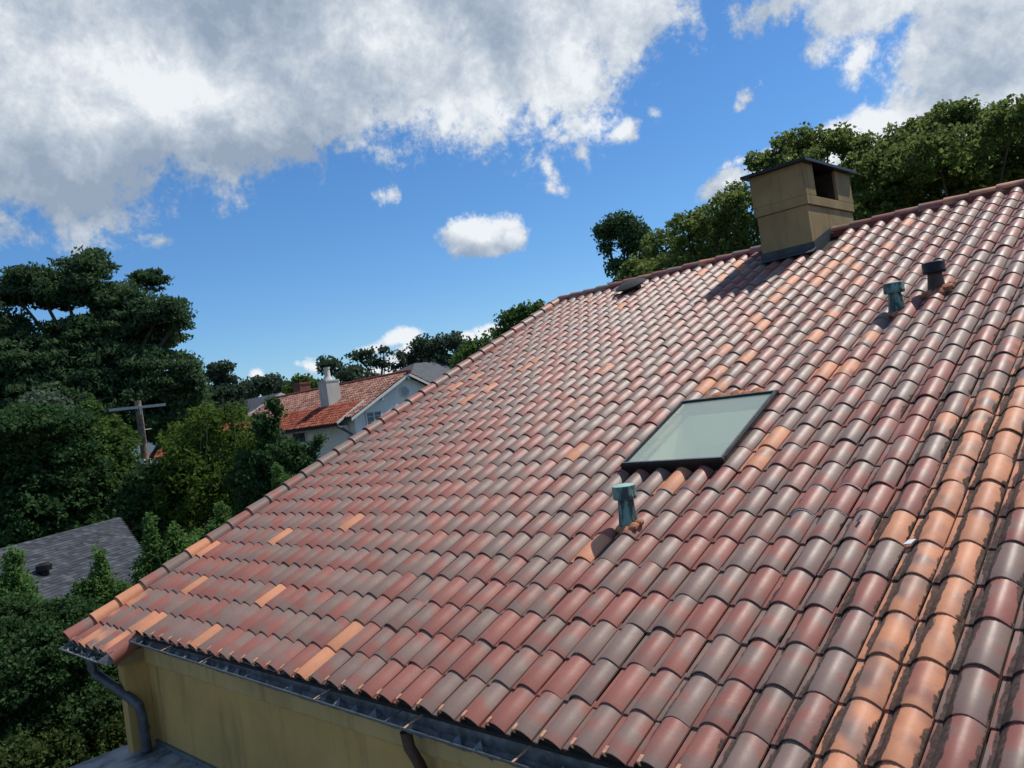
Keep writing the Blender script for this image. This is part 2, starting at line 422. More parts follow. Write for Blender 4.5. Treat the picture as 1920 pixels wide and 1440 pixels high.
class MB:
    def __init__(s): s.v = []; s.f = []; s.m = []

    def add(s, vs, fs, mi=0):
        b = len(s.v); s.v += [tuple(map(float, v)) for v in vs]; s.f += [tuple(i + b for i in f) for f in fs]; s.m += [mi] * len(fs); return s

    def box(s, x0, x1, y0, y1, z0, z1, mi=0):
        vs = [(x, y, z) for z in (z0, z1) for y in (y0, y1) for x in (x0, x1)]
        return s.add(vs, [(0, 2, 3, 1), (4, 5, 7, 6), (0, 1, 5, 4), (2, 6, 7, 3), (0, 4, 6, 2), (1, 3, 7, 5)], mi)

    def obox(s, o, ax, ay, az, mi=0):
        o, ax, ay, az = map(np.asarray, (o, ax, ay, az))
        vs = [o + ax * i + ay * j + az * k for k in (0, 1) for j in (0, 1) for i in (0, 1)]
        return s.add(vs, [(0, 2, 3, 1), (4, 5, 7, 6), (0, 1, 5, 4), (2, 6, 7, 3), (0, 4, 6, 2), (1, 3, 7, 5)], mi)

    def tube(s, pts, rs, n=10, caps=True, mi=0):
        pts = [np.asarray(p, float) for p in pts]
        if not hasattr(rs, '__len__'): rs = [rs] * len(pts)
        rings = []
        for i, p in enumerate(pts):
            d = pts[min(i + 1, len(pts) - 1)] - pts[max(i - 1, 0)]
            d = d / (np.linalg.norm(d) + 1e-9)
            a = np.cross(d, (0, 0, 1.0)) if abs(d[2]) < .95 else np.cross(d, (0, 1.0, 0))
            a /= np.linalg.norm(a); b = np.cross(d, a)
            rings.append([p + rs[i] * (a * math.cos(2 * math.pi * k / n) + b * math.sin(2 * math.pi * k / n)) for k in range(n)])
        vs = [v for r in rings for v in r]
        fs = [(i * n + k, i * n + (k + 1) % n, (i + 1) * n + (k + 1) % n, (i + 1) * n + k) for i in range(len(pts) - 1) for k in range(n)]
        if caps: fs += [tuple(range(n))[::-1], tuple((len(pts) - 1) * n + k for k in range(n))]
        return s.add(vs, fs, mi)

    def lathe(s, c, prof, n=24, axis=None, mi=0):
        """prof: (radius, height) from bottom to top; axis default +Z"""
        c = np.asarray(c, float)
        az = np.array([0, 0, 1.0]) if axis is None else np.asarray(axis, float) / np.linalg.norm(axis)
        a = np.cross(az, (0, 1.0, 0)); a /= np.linalg.norm(a); b = np.cross(az, a)
        vs = []
        for r, h in prof:
            vs += [c + az * h + r * (a * math.cos(2 * math.pi * k / n) + b * math.sin(2 * math.pi * k / n)) for k in range(n)]
        fs = [(i * n + k, i * n + (k + 1) % n, (i + 1) * n + (k + 1) % n, (i + 1) * n + k) for i in range(len(prof) - 1) for k in range(n)]
        fs += [tuple(range(n))[::-1], tuple((len(prof) - 1) * n + k for k in range(n))]
        return s.add(vs, fs, mi)

    def prism(s, poly, ext, mi=0):
        n = len(poly); ext = np.asarray(ext, float)
        vs = [np.asarray(p, float) for p in poly] + [np.asarray(p, float) + ext for p in poly]
        return s.add(vs, [tuple(range(n))[::-1], tuple(range(n, 2 * n))] + [(i, (i + 1) % n, n + (i + 1) % n, n + i) for i in range(n)], mi)

    def build(s, name, mat, parent=None, smooth=False, bevel=0):
        o = mesh_obj(name, s.v, s.f, mat, parent, smooth)
        if isinstance(mat, list): o.data.polygons.foreach_set('material_index', s.m)
        if smooth:
            try: o.data.set_sharp_from_angle(angle=RAD(40))
            except Exception: pass
        if bevel:
            bm = o.modifiers.new('bevel', 'BEVEL'); bm.width = bevel; bm.segments = 2; bm.limit_method = 'ANGLE'
        return o


def tag(o, label=None, cat=None, group=None, kind=None):
    if label: o['label'] = label
    if cat: o['category'] = cat
    if group: o['group'] = group
    if kind: o['kind'] = kind
    return o


def thing(name, label, cat, loc=(0, 0, 0), group=None):
    o = bpy.data.objects.new(name, None); COL.objects.link(o)
    o.location = loc; o.empty_display_size = .2
    return tag(o, label, cat, group)


# ------------------------------------------------------------------ ground
g_ = MB(); g_.add([(-3000, -3000, 0), (3000, -3000, 0), (3000, 3000, 0), (-3000, 3000, 0)], [(0, 1, 2, 3)])
tag(g_.build('ground', M['ground']), kind='structure')

# ------------------------------------------------------------------ the house
TW, TE, TH, Z0 = 0.23, 0.342249, RAD(21.8878), 7.0
CT, ST = math.cos(TH), math.sin(TH)


def rp(c, r, h=0.0):
    """tile grid (column, course) and height over the roof plane -> world"""
    return np.array([c * TW, r * TE * CT - h * ST, Z0 + r * TE * ST + h * CT])


CMAX, CMIN, RTOP = 30, -24, 31
house = thing('tiled_house', 'ochre stucco house with glazed red and grey clay tile roof filling the foreground', 'house')
YR = RTOP * TE * CT; ZR = Z0 + RTOP * TE * ST
XL, XR = -4.72, CMAX * TW - .3
b = MB(); b.box(XL, XR, .10, .35, 0, 6.93); b.box(XL, XR, 2 * YR - .35, 2 * YR - .1, 0, 6.93)
gab = [(XL, .35, 0), (XL, 2 * YR - .35, 0), (XL, 2 * YR - .35, 6.93), (XL, YR, ZR - .22), (XL, .35, 6.93)]
b.prism(gab, (.25, 0, 0)); b.prism([(XR - .25, y, z) for _, y, z in gab], (.25, 0, 0))
b.build('wall', M['stucco'], house)
b = MB(); b.prism([(XL + .16, .098, 6.935), (XL + .16, .098, 6.655), (XL + .16, .070, 6.655), (XL + .16, .062, 6.67), (XL + .16, .062, 6.935)], (XR - XL - .2, 0, 0))
b.build('frieze', M['frieze'], house)
b = MB(); b.box(-4.76, -4.60, -.17, .097, 5.0, 6.70); b.build('corner_pier', M['stucco'], house)
b = MB(); b.prism([(-4.78, -.26, 6.84), (-4.78, -.24, 6.76), (-4.78, -.20, 6.705), (-4.78, .09, 6.705), (-4.78, .09, 6.84)], (.22, 0, 0))
b.build('corbel', M['stucco_ch'], house)
# dark water stain run at inner corner is a real pipe chase strip
roof = MB()
sk = (1.68, 6.52, 9.10, 13.0)      # skylight footprint in tile units c0,c1,r0,r1
def deck(c0, c1, r0, r1, h=-.035):
    roof.obox(rp(c0, r0, h - .03), rp(c1, r0, h - .03) - rp(c0, r0, h - .03), rp(c0, r1, h - .03) - rp(c0, r0, h - .03), rp(c0, r0, h) - rp(c0, r0, h - .03))
deck(CMIN - 1.4, CMAX, .05, sk[2]); deck(CMIN - 1.4, CMAX, sk[3], RTOP)
deck(CMIN - 1.4, sk[0], sk[2], sk[3]); deck(sk[1], CMAX, sk[2], sk[3]); deck(CMIN - 1.4, -20.2, -.9, .05)
# back slope
roof.obox((CMIN * TW - .3, YR, ZR - .05), (CMAX * TW - CMIN * TW + .3, 0, 0), (0, YR + .2, -(YR + .2) * math.tan(TH)), (0, 0, .04))
roof_o = roof.build('roof', M['underlay'], house)

NP = 12


def tile_mesh(full=True, hump=.063, length=None, n=NP, und=True):
    """S-shaped tile: flat pan on the left, round barrel on the right; origin at front left"""
    L = (length or TE) + .055
    us = [.028, .045, .12, .215] + [.225 + .768 * (1 - math.cos(math.pi * k / n)) / 2 for k in range(0, n + 1)]
    us = us[:4] + us[5:]
    def hz(u):
        if u <= .03: return -.006
        if u <= .216: return 0.0
        t = min(max((u - .222) / .776, 0), 1)
        return hump * (max(0., math.sin(math.pi * t)) ** (.70 if t < .5 else .86)) + .001
    front, back, th = .0115, -.004, .0085
    vs, uv, fs = [], [], []
    rows = [(0.0, 0.0), (0.004, .0), (L * .5, 0), (L, 0)]
    k = len(us)
    for ri, (v, _) in enumerate(rows):
        tilt = front + (back - front) * v / L
        for u in us:
            z = hz(u) + tilt
            if ri == 0: z -= .002
            vs.append((u * TW, v if ri else 0.0, z)); uv.append((u, v / TE))
    for r in range(3):
        for i in range(k - 1): fs.append((r * k + i, r * k + i + 1, (r + 1) * k + i + 1, (r + 1) * k + i))
    # front edge, flat-shaded strip down to the underside
    b0 = len(vs)
    for u in us: vs.append((u * TW, 0, hz(u) + front - .002)); uv.append((u, 0))
    for u in us: vs.append((u * TW, .001, hz(u) + front - th - .002)); uv.append((u, 0))
    for i in range(k - 1): fs.append((b0 + i, b0 + k + i, b0 + k + i + 1, b0 + i + 1))
    # right side drop of the barrel
    vs += [(us[-1] * TW, 0, hz(1) + front), (us[-1] * TW, L, hz(1) + back), (us[-1] * TW, 0, hz(1) + front - th), (us[-1] * TW, L, hz(1) + back - th)]
    uv += [(1, 0), (1, 1), (1, 0), (1, 1)]
    b1 = len(vs) - 4; fs.append((b1, b1 + 2, b1 + 3, b1 + 1))
    return np.array(vs), np.array(uv), fs


tv, tuv, tf = tile_mesh()
RX = np.array([1, 0, 0.0]); RY = np.array([0, CT, ST]); RZ = np.array([0, -ST, CT])
ORA = {}
for c, r in [(-13.2, 6.7), (-18.1, 5.6), (-19.9, 2.5), (-12.0, 2.5), (-19.0, .4), (-4.0, 1.6), (-4.0, .5), (-12.8, .8), (13.6, 6.4), (5.2, 8.7), (4.4, 8.6), (4.0, 5.8)]:
    ORA[(math.ceil(c - .35), math.floor(r))] = .95
ORA.update({(-23, -1): .62, (-22, -1): .5, (-24, 0): .35, (-24, 4): .9, (-20, 0): .6, (-21, -1): .2, (-24, 1): .6, (-20, -1): .6})
for c, r in [(-16.1, 19.3), (-15.9, 20.2), (-21.1, 19.4), (-21.5, 18.1), (-1.5, 10.9), (2.1, 14.4), (2.1, 15.2), (2.6, 16.6), (1.4, 17.8), (1.3, 20.3), (1.0, 22.0), (2.1, 19.6), (5.9, 17.8), (1.2, 23.4), (1.2, 24.6),
             (2.8, 24.4), (2.8, 25.8), (8.0, 10.8), (8.3, 9.7), (7.7, 14.1), (8.6, 14.4), (5.3, 24.1), (5.6, 29.8), (6.3, 26.1), (-20.1, 29.7), (-14.0, 26.3), (3.2, 23.2), (4.1, 25.2), (3.1, 27.), (-17, 17.), (-18.2, 16), (-5.5, 29), (-4.6, 28.2), (-5.9, 27.2), (-9, 29)]:
    ORA[(round(c), math.floor(r))] = .62
for r in range(0, 12): ORA[(15, r)] = .58; ORA[(16, r)] = .64; ORA[(17, r)] = .5 if r > 6 else .1
for r in range(12, 17): ORA[(16, r)] = .45; ORA[(15, r)] = .35
ORA[(14, 10)] = .5


def tint_of(c, r):
    h = random.random()
    red = .28 + .5 * random.random() ** 1.2
    if h < .13: red = .95
    if h > .72: red = .08
    red -= .10 * min(1, max(0, (r - 12) / 18)) if c < -2 else 0
    o = ORA.get((c, r), 0.0)
    if o == 0 and random.random() < .008 and r > 12: o = .5
    d = 0
    if c >= 16: d = .80
    elif c >= 14: d = .72
    elif c >= 12: d = .48
    elif c >= 11: d = .22
    if r > 20 and d: d *= .4
    elif r > 12 and d: d *= .75
    return [max(0, red), o, random.random(), d]


tiles = []
for r in range(-1, RTOP):
    for c in range(CMIN, CMAX + 1):
        if r == -1 and c > -20: continue
        if sk[2] - .25 < r + .3 and r < sk[3] - .45 and sk[0] < c - .34 and c - .45 < sk[1]: continue
        p0 = rp(c - 1, r)
        # chimney footprint
        if -3.5 < c - .3 and c - 1 < .15 and r > 27.9: continue
        q = p0 + RX * .1 - CAM
        dist = np.linalg.norm(q)
        depth = q @ _fw
        sx, sy = 960 + FPX * (q @ _r2) / depth, 720 - FPX * (q @ _u2) / depth
        vis = depth > .5 and -40 < sx < 1960 and -40 < sy < 1480
        size = abs(np.dot(np.cross(RX * TW, RY * TE), q / dist)) / dist ** 2
        tiles.append((-size if vis else 1.0, c, r))
tiles.sort()
protos = []
for k in range(4):
    v, uv, f = tile_mesh(hump=.063 + (k - 1.5) * .0012)
    me_o = mesh_obj('roof_tile', v, f, M['tile'], None, True, uv)
    me_o.data.set_sharp_from_angle(angle=RAD(50)); protos.append(me_o.data); bpy.data.objects.remove(me_o)
rot0 = Matrix(((1, 0, 0), (0, CT, -ST), (0, ST, CT))).to_4x4()
SV, SU, SF, STi = [], [], [], []
vb = 0
for i, (_, c, r) in enumerate(tiles):
    j = lambda s: random.uniform(-s, s)
    p = rp(c - 1, r) + RX * j(.003) + RY * (j(.007)) + RZ * j(.0025)
    yaw, pit, rolz = j(.010), j(.006), j(.014)
    R = rot0 @ Matrix.Rotation(yaw, 4, 'Z') @ Matrix.Rotation(pit, 4, 'X') @ Matrix.Rotation(rolz, 4, 'Y')
    ti = tint_of(c, r)
    if i < 300:
        o = bpy.data.objects.new('roof_tile', random.choice(protos)); COL.objects.link(o)
        o.parent = roof_o; o.matrix_basis = Matrix.Translation(p) @ R; o.color = ti
    else:
        R3 = np.array(R.to_3x3())
        SV.append(tv @ R3.T + p); SU.append(tuv); SF += [tuple(a + vb for a in f) for f in tf]; vb += len(tv)
        STi.append(np.tile(ti, (len(tv), 1)))
so_ = mesh_obj('roof_tiles', np.concatenate(SV), SF, M['tiles'], roof_o, True, np.concatenate(SU), np.concatenate(STi))
so_.data.set_sharp_from_angle(angle=RAD(50)); so_['kind'] = 'stuff'


# half-round covers on the rake and the ridge
def cover_mesh(name, L, r0, r1, n=12, arc=math.pi * 1.06):
    vs, uv, fs = [], [], []
    th = .013
    a0 = math.pi / 2 + arc / 2
    for (yy, rr) in ((0, r0), (L * .5, (r0 + r1) / 2), (L, r1)):
        for k in range(n + 1):
            a = a0 - arc * k / n; vs.append((rr * math.cos(a), yy, rr * math.sin(a))); uv.append((.36 + .3 * k / n + .17, yy / L))
    for s_ in range(2):
        for k in range(n): fs.append((s_ * (n + 1) + k, s_ * (n + 1) + k + 1, (s_ + 1) * (n + 1) + k + 1, (s_ + 1) * (n + 1) + k))
    b = len(vs)
    for rr in (r0, r0 - th):
        for k in range(n + 1):
            a = a0 - arc * k / n; vs.append((rr * math.cos(a), 0, rr * math.sin(a))); uv.append((.6, 0))
    for k in range(n): fs.append((b + k, b + n + 1 + k, b + n + 2 + k, b + k + 1))
    o = mesh_obj(name, vs, fs, M['tile'], None, True, uv); me = o.data; me.set_sharp_from_angle(angle=RAD(50)); bpy.data.objects.remove(o)
    return me


rake_me = cover_mesh('rake_tile', TE + .05, .112, .096)
RK = {-1: (.75, 0), 0: (.2, .92), 1: (.2, .98), 2: (.3, 0), 3: (.1, 0), 4: (.5, .92), 5: (.1, 0)}
for r in range(-1, RTOP):
    o = bpy.data.objects.new('rake_tile', rake_me); COL.objects.link(o); o.parent = roof_o
    o.matrix_basis = Matrix.Translation(rp(CMIN - 1.52, r, .035) + RZ * random.uniform(-.003, .003)) @ rot0 @ Matrix.Rotation(random.uniform(-.012, .012) , 4, 'Z') @ Matrix.Rotation(-.035, 4, 'X')
    rd, oo = RK.get(r, (random.choice([.1, .2, .3, .6]), .45 if random.random() < .12 else 0))
    o.color = (rd, oo, random.random(), 0)
# cover on the open side of the short lower bay by the corner
for k in (0,):
    o = bpy.data.objects.new('rake_tile', cover_mesh('rake_tile', TE + .02, .10, .09)); COL.objects.link(o); o.parent = roof_o
    o.matrix_basis = Matrix.Translation(rp(-19.93, -1, -.055)) @ rot0 @ Matrix.Rotation(RAD(52), 4, 'Y')
    o.color = (.95, 0, .3, 0)
b = MB()
for s_ in (-1, 1):
    b.obox((CMIN * TW - .3, YR + s_ * .10 - .012, ZR - .055), ((CMAX - CMIN) * TW + .3, 0, 0), (0, .024, 0), (0, 0, .10))
b.build('ridge_bedding', M['redmortar'], roof_o)
xr = CMIN * TW - .34
ridge_me = cover_mesh('ridge_tile', .40, .118, .105)
i = 0
while xr < CMAX * TW:
    if not (-.95 < xr < -.12):
        o = bpy.data.objects.new('ridge_tile', ridge_me); COL.objects.link(o); o.parent = roof_o
        o.matrix_basis = Matrix.Translation((xr, YR + random.uniform(-.006, .006), ZR + .022 + random.uniform(-.003, .003))) @ Matrix.Rotation(RAD(-90), 4, 'Z') @ Matrix.Rotation(random.uniform(-.01, .01) - .03, 4, 'X')
        o.color = (random.choice([.2, .7, .95, .95]), .5 if xr > 1.7 and random.random() < .6 else (.4 if random.random() < .2 else 0), random.random(), 0)
    xr += .345; i += 1

# eaves: dark closures under the barrels, copper clips, gutter with straps
b = MB()
for c in range(-19, CMAX + 1):
    cx = (c - 1 + .61) * TW
    pts = [rp(0, 0.05, 0)[1:]]
    poly = []
    for k in range(9):
        a = math.pi * k / 8
        q_ = rp(0, .10, -.022 + .062 * math.sin(a) ** .7); poly.append((cx - .083 * math.cos(a), q_[1], q_[2]))
    b.prism(poly, (0, .02, 0))
for c in range(-24, -19):
    cx = (c - 1 + .61) * TW; poly = []
    for k in range(9):
        a = math.pi * k / 8
        q_ = rp(0, -.90, -.022 + .062 * math.sin(a) ** .7); poly.append((cx - .083 * math.cos(a), q_[1], q_[2]))
    b.prism(poly, (0, .02, 0))
tag(b.build('eave_closure', M['underlay'], roof_o), kind='stuff')
clips = MB()
for c in range(-19, 14):
    o_ = rp(c - .50, -.01, .076); clips.obox(o_ - RX * .011, RX * .022, RY * .045, RZ * .004)
    o_ = rp(c - .50, -.014, .050); clips.obox(o_ - RX * .009, RX * .018, -RY * .003, RZ * .029)
for c in range(-24, -19):
    o_ = rp(c - .50, -1.01, .076); clips.obox(o_ - RX * .009, RX * .018, RY * .05, RZ * .004)
tag(clips.build('tile_clips', M['copper'], roof_o), kind='stuff')


def gutter(x0, x1, yb, zb, name, wid=.165, dz=.055, lipz=.0, fall=.0):
    """box gutter: back at yb, lip in front, trough open to the sky"""
    prof = [(yb, zb + .045), (yb - .006, zb - dz), (yb - .03, zb - dz - .022), (yb - wid * .45, zb - dz - .020), (yb - wid * .80, zb - dz * .55), (yb - wid, zb + lipz)]
    b = MB(); n = len(prof); t = .006
    nseg = 150
    vs = []
    for i in range(nseg + 1):
        x = x0 + (x1 - x0) * i / nseg
        for (y, z) in prof: vs.append((x, y + (random.uniform(-.008, .008) if y > yb - wid + .01 else 0), z - fall * (x - x0) + (random.uniform(-.006, .006) if y > yb - wid + .01 else 0)))
    fs = [(i * n + k, i * n + k + 1, (i + 1) * n + k + 1, (i + 1) * n + k) for i in range(nseg) for k in range(n - 1)]
    b.add(vs, fs)
    for x in (x0, x1): b.prism([(x, y, z - fall * (x - x0)) for y, z in prof], (.006, 0, 0))
    o = b.build(name, M['gutter'], house)
    sm = o.modifiers.new('thickness', 'SOLIDIFY'); sm.thickness = .004
    b = MB(); b.tube([(x0, yb - wid, zb + lipz), (x1, yb - wid, zb + lipz - fall * (x1 - x0))], .0075, 8)
    b.build('gutter_lip', M['gutter_lip'], o)
    return o


gm_ = gutter(-4.42, XR, .046, 6.978, 'gutter', fall=.0112)
for i, xs in enumerate([-3.55, -2.65, -1.75, -.62, .30, .52, 1.55, 2.7]):
    b = MB(); w_ = .008 if i != 5 else .011
    b.obox((xs - w_, -.128, 6.986 - .0112 * (xs + 4.42)), (2 * w_, 0, 0), (0, .175, .028), (0, 0, .004))
    tag(b.build('gutter_strap', M['gutter_lip'] if i in (2, 4) else M['copper'], gm_))
# crumpled debris and leaves in the trough
b = MB()
for k in range(60):
    x = random.uniform(-4.2, 3); s_ = random.uniform(.012, .05); y = random.uniform(-.09, 0); z = 6.925 - .0112 * (x + 4.42)
    vs = [(x + random.uniform(-s_, s_), y + random.uniform(-s_, s_) * .6, z + random.uniform(0, s_)) for _ in range(4)]
    b.add(vs, [(0, 1, 2), (0, 2, 3)])
for c in range(-19, 16):
    if random.random() < .35: continue
    x = (c - .1) * TW + random.uniform(-.03, .03); zb_ = 6.918 - .0112 * (x + 4.42); y = -.005 + random.uniform(-.012, .012); h_ = random.uniform(.03, .062); w_ = random.uniform(.03, .06)
    b.add([(x - w_, y - .015, zb_), (x + w_, y - .02, zb_), (x, y + .02, zb_ + h_), (x + random.uniform(-.02, .02), y - .06, zb_ + .01)], [(0, 3, 2), (3, 1, 2)])
tag(b.build('gutter_scraps', M['scraps'], gm_), kind='stuff')
gx = gutter(-5.80, -4.52, -.275, 6.865, 'gutter', .18, .07, -.02)
tag(gx, 'short gutter under the lower bay at the corner')
b = MB()
for k in range(120):
    x = random.uniform(-5.7, -4.6); s_ = random.uniform(.02, .07); y = random.uniform(-.42, -.31); z = 6.80
    vs = [(x + random.uniform(-s_, s_), y + random.uniform(-s_, s_) * .6, z + random.uniform(-.02, s_)) for _ in range(4)]
    b.add(vs, [(0, 1, 2), (0, 2, 3)])
tag(b.build('gutter_scraps', M['lead'], gx), kind='stuff')
# downspouts
b = MB(); b.tube([(-4.99, -.36, 6.80), (-4.98, -.36, 6.67), (-4.95, -.35, 6.63), (-4.54, -.12, 6.30), (-4.485, -.09, 6.24), (-4.47, -.08, 6.15), (-4.47, -.07, 5.74)], .052, 14)
for t_ in (.0,): b.lathe((-4.47, -.07, 5.96), [(.054, 0), (.058, .01), (.058, .03), (.054, .04)], 14)
tag(b.build('downspout', M['downspout'], house, True), 'bent grey pipe from the corner gutter down to the flat roof')
b = MB(); b.tube([(.42, -.05, 6.86), (.42, -.035, 6.74), (.44, .01, 6.62), (.47, .04, 6.48), (.47, .045, 6.2), (.47, .045, 3)], .042, 14)
tag(b.build('downspout', M['brownpipe'], house, True), 'brown pipe under the gutter on the long wall')
# flat lead roof of the lower wing
b = MB()
fz = 5.72
b.box(-4.96, XR, -2.6, .097, fz - .30, fz); b.build('lower_flat_roof', M['flatroof'], house)
b = MB(); b.box(-4.598, XR, .068, .099, fz + .002, fz + .055); b.build('wall_flashing', M['lead'], house)
b = MB(); b.box(-4.85, XR, -2.5, .0, 0, fz - .302); b.build('lower_wing_wall', M['stucco'], house)
b = MB()
for x in (-4.2, -3.55, -2.9, -2.2): b.box(x, x + .025, -2.59, .06, fz + .001, fz + .022)
b.build('lead_roll', M['flatroof'], house)

# chimney
ch = thing('roof_chimney', None, None); ch.parent = house
cx0, cx1, cy0, cy1 = -.80, .04, 9.0, 10.86
b = MB(); b.box(cx0, cx1, cy0, cy1, 9.9, 11.40); b.build('chimney_shaft', M['stucco_ch'], ch, bevel=.012)
p = .028
b = MB()
b.box(cx0 - p, cx1 + p, cy0 - p, cy1 + p, 11.402, 11.55)
b.box(cx0 - p + .001, cx1 + p, cy0 - p, cy0 + .36, 11.55, 12.06); b.box(cx0 - p, cx1 + p, cy1 - .62, cy1 + p, 11.55, 12.06)
b.box(cx0 - p, cx0 + .1, cy0 + .36, cy1 - .62, 11.55, 12.06)
b.build('chimney_top', M['stucco_ch'], ch, bevel=.008)
b = MB(); b.box(cx0 + .102, cx0 + .125, cy0 + .361, cy1 - .621, 11.552, 12.05); b.box(cx0 + .125, cx1 - .08, cy0 + .361, cy0 + .38, 11.552, 12.05); b.box(cx0 + .125, cx1 - .08, cy0 + .38, cy1 - .621, 11.552, 11.56); b.box(cx0 + .126, cx1 - .02, cy1 - .64, cy1 - .6205, 11.56, 12.05)
b.build('flue_lining', M['brownpipe'], ch)
b = MB(); o_ = .10
z0 = 12.055
b.add([(cx0 - p - o_, cy0 - p - o_, z0), (cx1 + p + o_, cy0 - p - o_, z0), (cx1 + p + o_, cy1 + p + o_, z0), (cx0 - p - o_, cy1 + p + o_, z0),
       (cx0 - p - o_, cy0 - p - o_, z0 + .045), (cx1 + p + o_, cy0 - p - o_, z0 + .045), (cx1 + p + o_, cy1 + p + o_, z0 + .045), (cx0 - p - o_, cy1 + p + o_, z0 + .045),
       ((cx0 + cx1) / 2, cy0 + .5, z0 + .15), ((cx0 + cx1) / 2, cy1 - .5, z0 + .15)],
      [(3, 2, 1, 0), (0, 1, 5, 4), (1, 2, 6, 5), (2, 3, 7, 6), (3, 0, 4, 7), (4, 5, 8), (5, 6, 9, 8), (6, 7, 9), (7, 4, 8, 9)])
b.build('chimney_cap', M['black'], ch)
b = MB()
zl = lambda y: Z0 + y * math.tan(TH)
b.add([(cx0 - .03, cy0 - .012, zl(cy0) - .05), (cx1 + .03, cy0 - .012, zl(cy0) - .05), (cx1 + .03, cy0 - .012, zl(cy0) + .19), (cx0 - .03, cy0 - .012, zl(cy0) + .19)], [(0, 1, 2, 3)])
b.add([(cx1 + .014, cy0 - .012, zl(cy0) - .05), (cx1 + .014, YR + .03, zl(YR) - .05), (cx1 + .014, YR + .03, zl(YR) + .16), (cx1 + .014, cy0 - .012, zl(cy0) + .19)], [(0, 1, 2, 3)])
ap = rp((cx0 - .06) / TW, 27.9, .085); ap2 = rp((cx1 + .06) / TW, 27.9, .085)
b.add([ap, ap2, (cx1 + .06, cy0 - .01, zl(cy0) + .10), (cx0 - .06, cy0 - .01, zl(cy0) + .10)], [(0, 1, 2, 3)])
fl = b.build('chimney_flashing', M['gutterdark'], ch); sm = fl.modifiers.new('thickness', 'SOLIDIFY'); sm.thickness = .006

# skylight
skl = thing('skylight', 'pale glazed skylight in a black frame set in the tile roof', None); del skl['label']; skl.parent = house
c0, c1, r0, r1 = sk
H = .118


def rbox(mb, c0, c1, r0, r1, h0, h1):
    o = rp(c0, r0, h0); mb.obox(o, rp(c1, r0, h0) - o, rp(c0, r1, h0) - o, rp(c0, r0, h1) - o)


fc, fr = .22, .14
b = MB()
rbox(b, c0, c1, r0, r0 + fr, -.05, H); rbox(b, c0, c1, r1 - fr, r1, -.05, H)
rbox(b, c0, c0 + fc, r0 + fr, r1 - fr, -.05, H); rbox(b, c1 - fc, c1, r0 + fr, r1 - fr, -.05, H)
b.build('skylight_frame', M['frame'], skl, bevel=.008)
b = MB(); e_ = .07
rbox(b, c0 + e_, c1 - e_, r0 + .05, r0 + .10, H + .001, H + .008); rbox(b, c1 - e_ - .06, c1 - e_, r0 + .10, r1 - .05, H + .001, H + .008)
rbox(b, c0 + e_, c0 + e_ + .06, r0 + .10, r1 - .05, H + .001, H + .008); rbox(b, c0 + e_ + .06, c1 - e_ - .06, r1 - .10, r1 - .05, H + .001, H + .008)
b.build('glazing_bead', M['gutter'], skl)
mt, nt, out = material('skylight_glass')
fre = nt.node('ShaderNodeFresnel', IOR=1.5).outputs[0]
tr = nt.node('ShaderNodeBsdfTransparent', Color=(.97, 1.0, .95)); gl = nt.node('ShaderNodeBsdfGlossy', Color=(.9, .95, .93), Roughness=.06)
df = nt.node('ShaderNodeBsdfDiffuse', Color=(.80, .86, .70))
ms = nt.N.new('ShaderNodeMixShader'); nt.L.new(nt.math('ADD', nt.math('MULTIPLY', fre, .35), .0, clamp=True), ms.inputs[0]); nt.L.new(tr.outputs[0], ms.inputs[1]); nt.L.new(gl.outputs[0], ms.inputs[2])
m2 = nt.N.new('ShaderNodeMixShader'); m2.inputs[0].default_value = .24; nt.L.new(ms.outputs[0], m2.inputs[1]); nt.L.new(df.outputs[0], m2.inputs[2])
nt.L.new(m2.outputs[0], out.inputs['Surface']); M['glass'] = mt
b = MB(); rbox(b, c0 + fc + .004, c1 - fc - .004, r0 + fr + .004, r1 - fr - .004, H - .02, H - .014); b.build('skylight_pane', M['glass'], skl)
b = MB(); t_ = .03
dp = -.42
rbox(b, c0 + fc - .1, c0 + fc, r0 + fr, r1 - fr, dp, -.052); rbox(b, c1 - fc, c1 - fc + .1, r0 + fr, r1 - fr, dp, -.052)
rbox(b, c0 + fc, c1 - fc, r0 + fr - .1, r0 + fr, dp, -.052); rbox(b, c0 + fc, c1 - fc, r1 - fr, r1 - fr + .1, dp, -.052)
b.build('light_shaft', M['shaft'], skl)
b = MB(); rbox(b, c0 + fc, c1 - fc, r0 + fr, r1 - fr, dp - .03, dp); b.build('shaft_base', M['shaftfloor'], skl)
# terracotta bedding above the skylight
def lumps(name, pts, parent, mat, squash=.55, sub=2):
    b = MB()
    for (P, r) in pts:
        P = np.asarray(P); n1_, n2_ = 7, 10
        vs = []
        for i in range(1, n1_):
            for k in range(n2_):
                a, bb = math.pi * i / n1_, 2 * math.pi * k / n2_
                rr = r * random.uniform(.82, 1.12)
                vs.append(P + rr * (RX * math.sin(a) * math.cos(bb) + RY * math.sin(a) * math.sin(bb) + RZ * math.cos(a) * squash))
        top, bot = len(vs), len(vs) + 1; vs += [P + RZ * r * squash, P - RZ * r * squash]
        fs = [(i * n2_ + k, (i + 1) * n2_ + k, (i + 1) * n2_ + (k + 1) % n2_, i * n2_ + (k + 1) % n2_) for i in range(n1_ - 2) for k in range(n2_)]
        fs += [(top, k, (k + 1) % n2_) for k in range(n2_)] + [(bot, (n1_ - 2) * n2_ + (k + 1) % n2_, (n1_ - 2) * n2_ + k) for k in range(n2_)]
        b.add(vs, fs)
    return b.build(name, mat, parent, True)


lumps('mortar_bedding', [(rp(c, r, .065), s_) for c, r, s_ in [(3.0, 13.15, .09), (3.4, 13.2, .10), (3.9, 13.2, .085), (4.3, 13.25, .10), (4.8, 13.2, .08), (5.3, 13.25, .085)]], skl, M['mortar'])


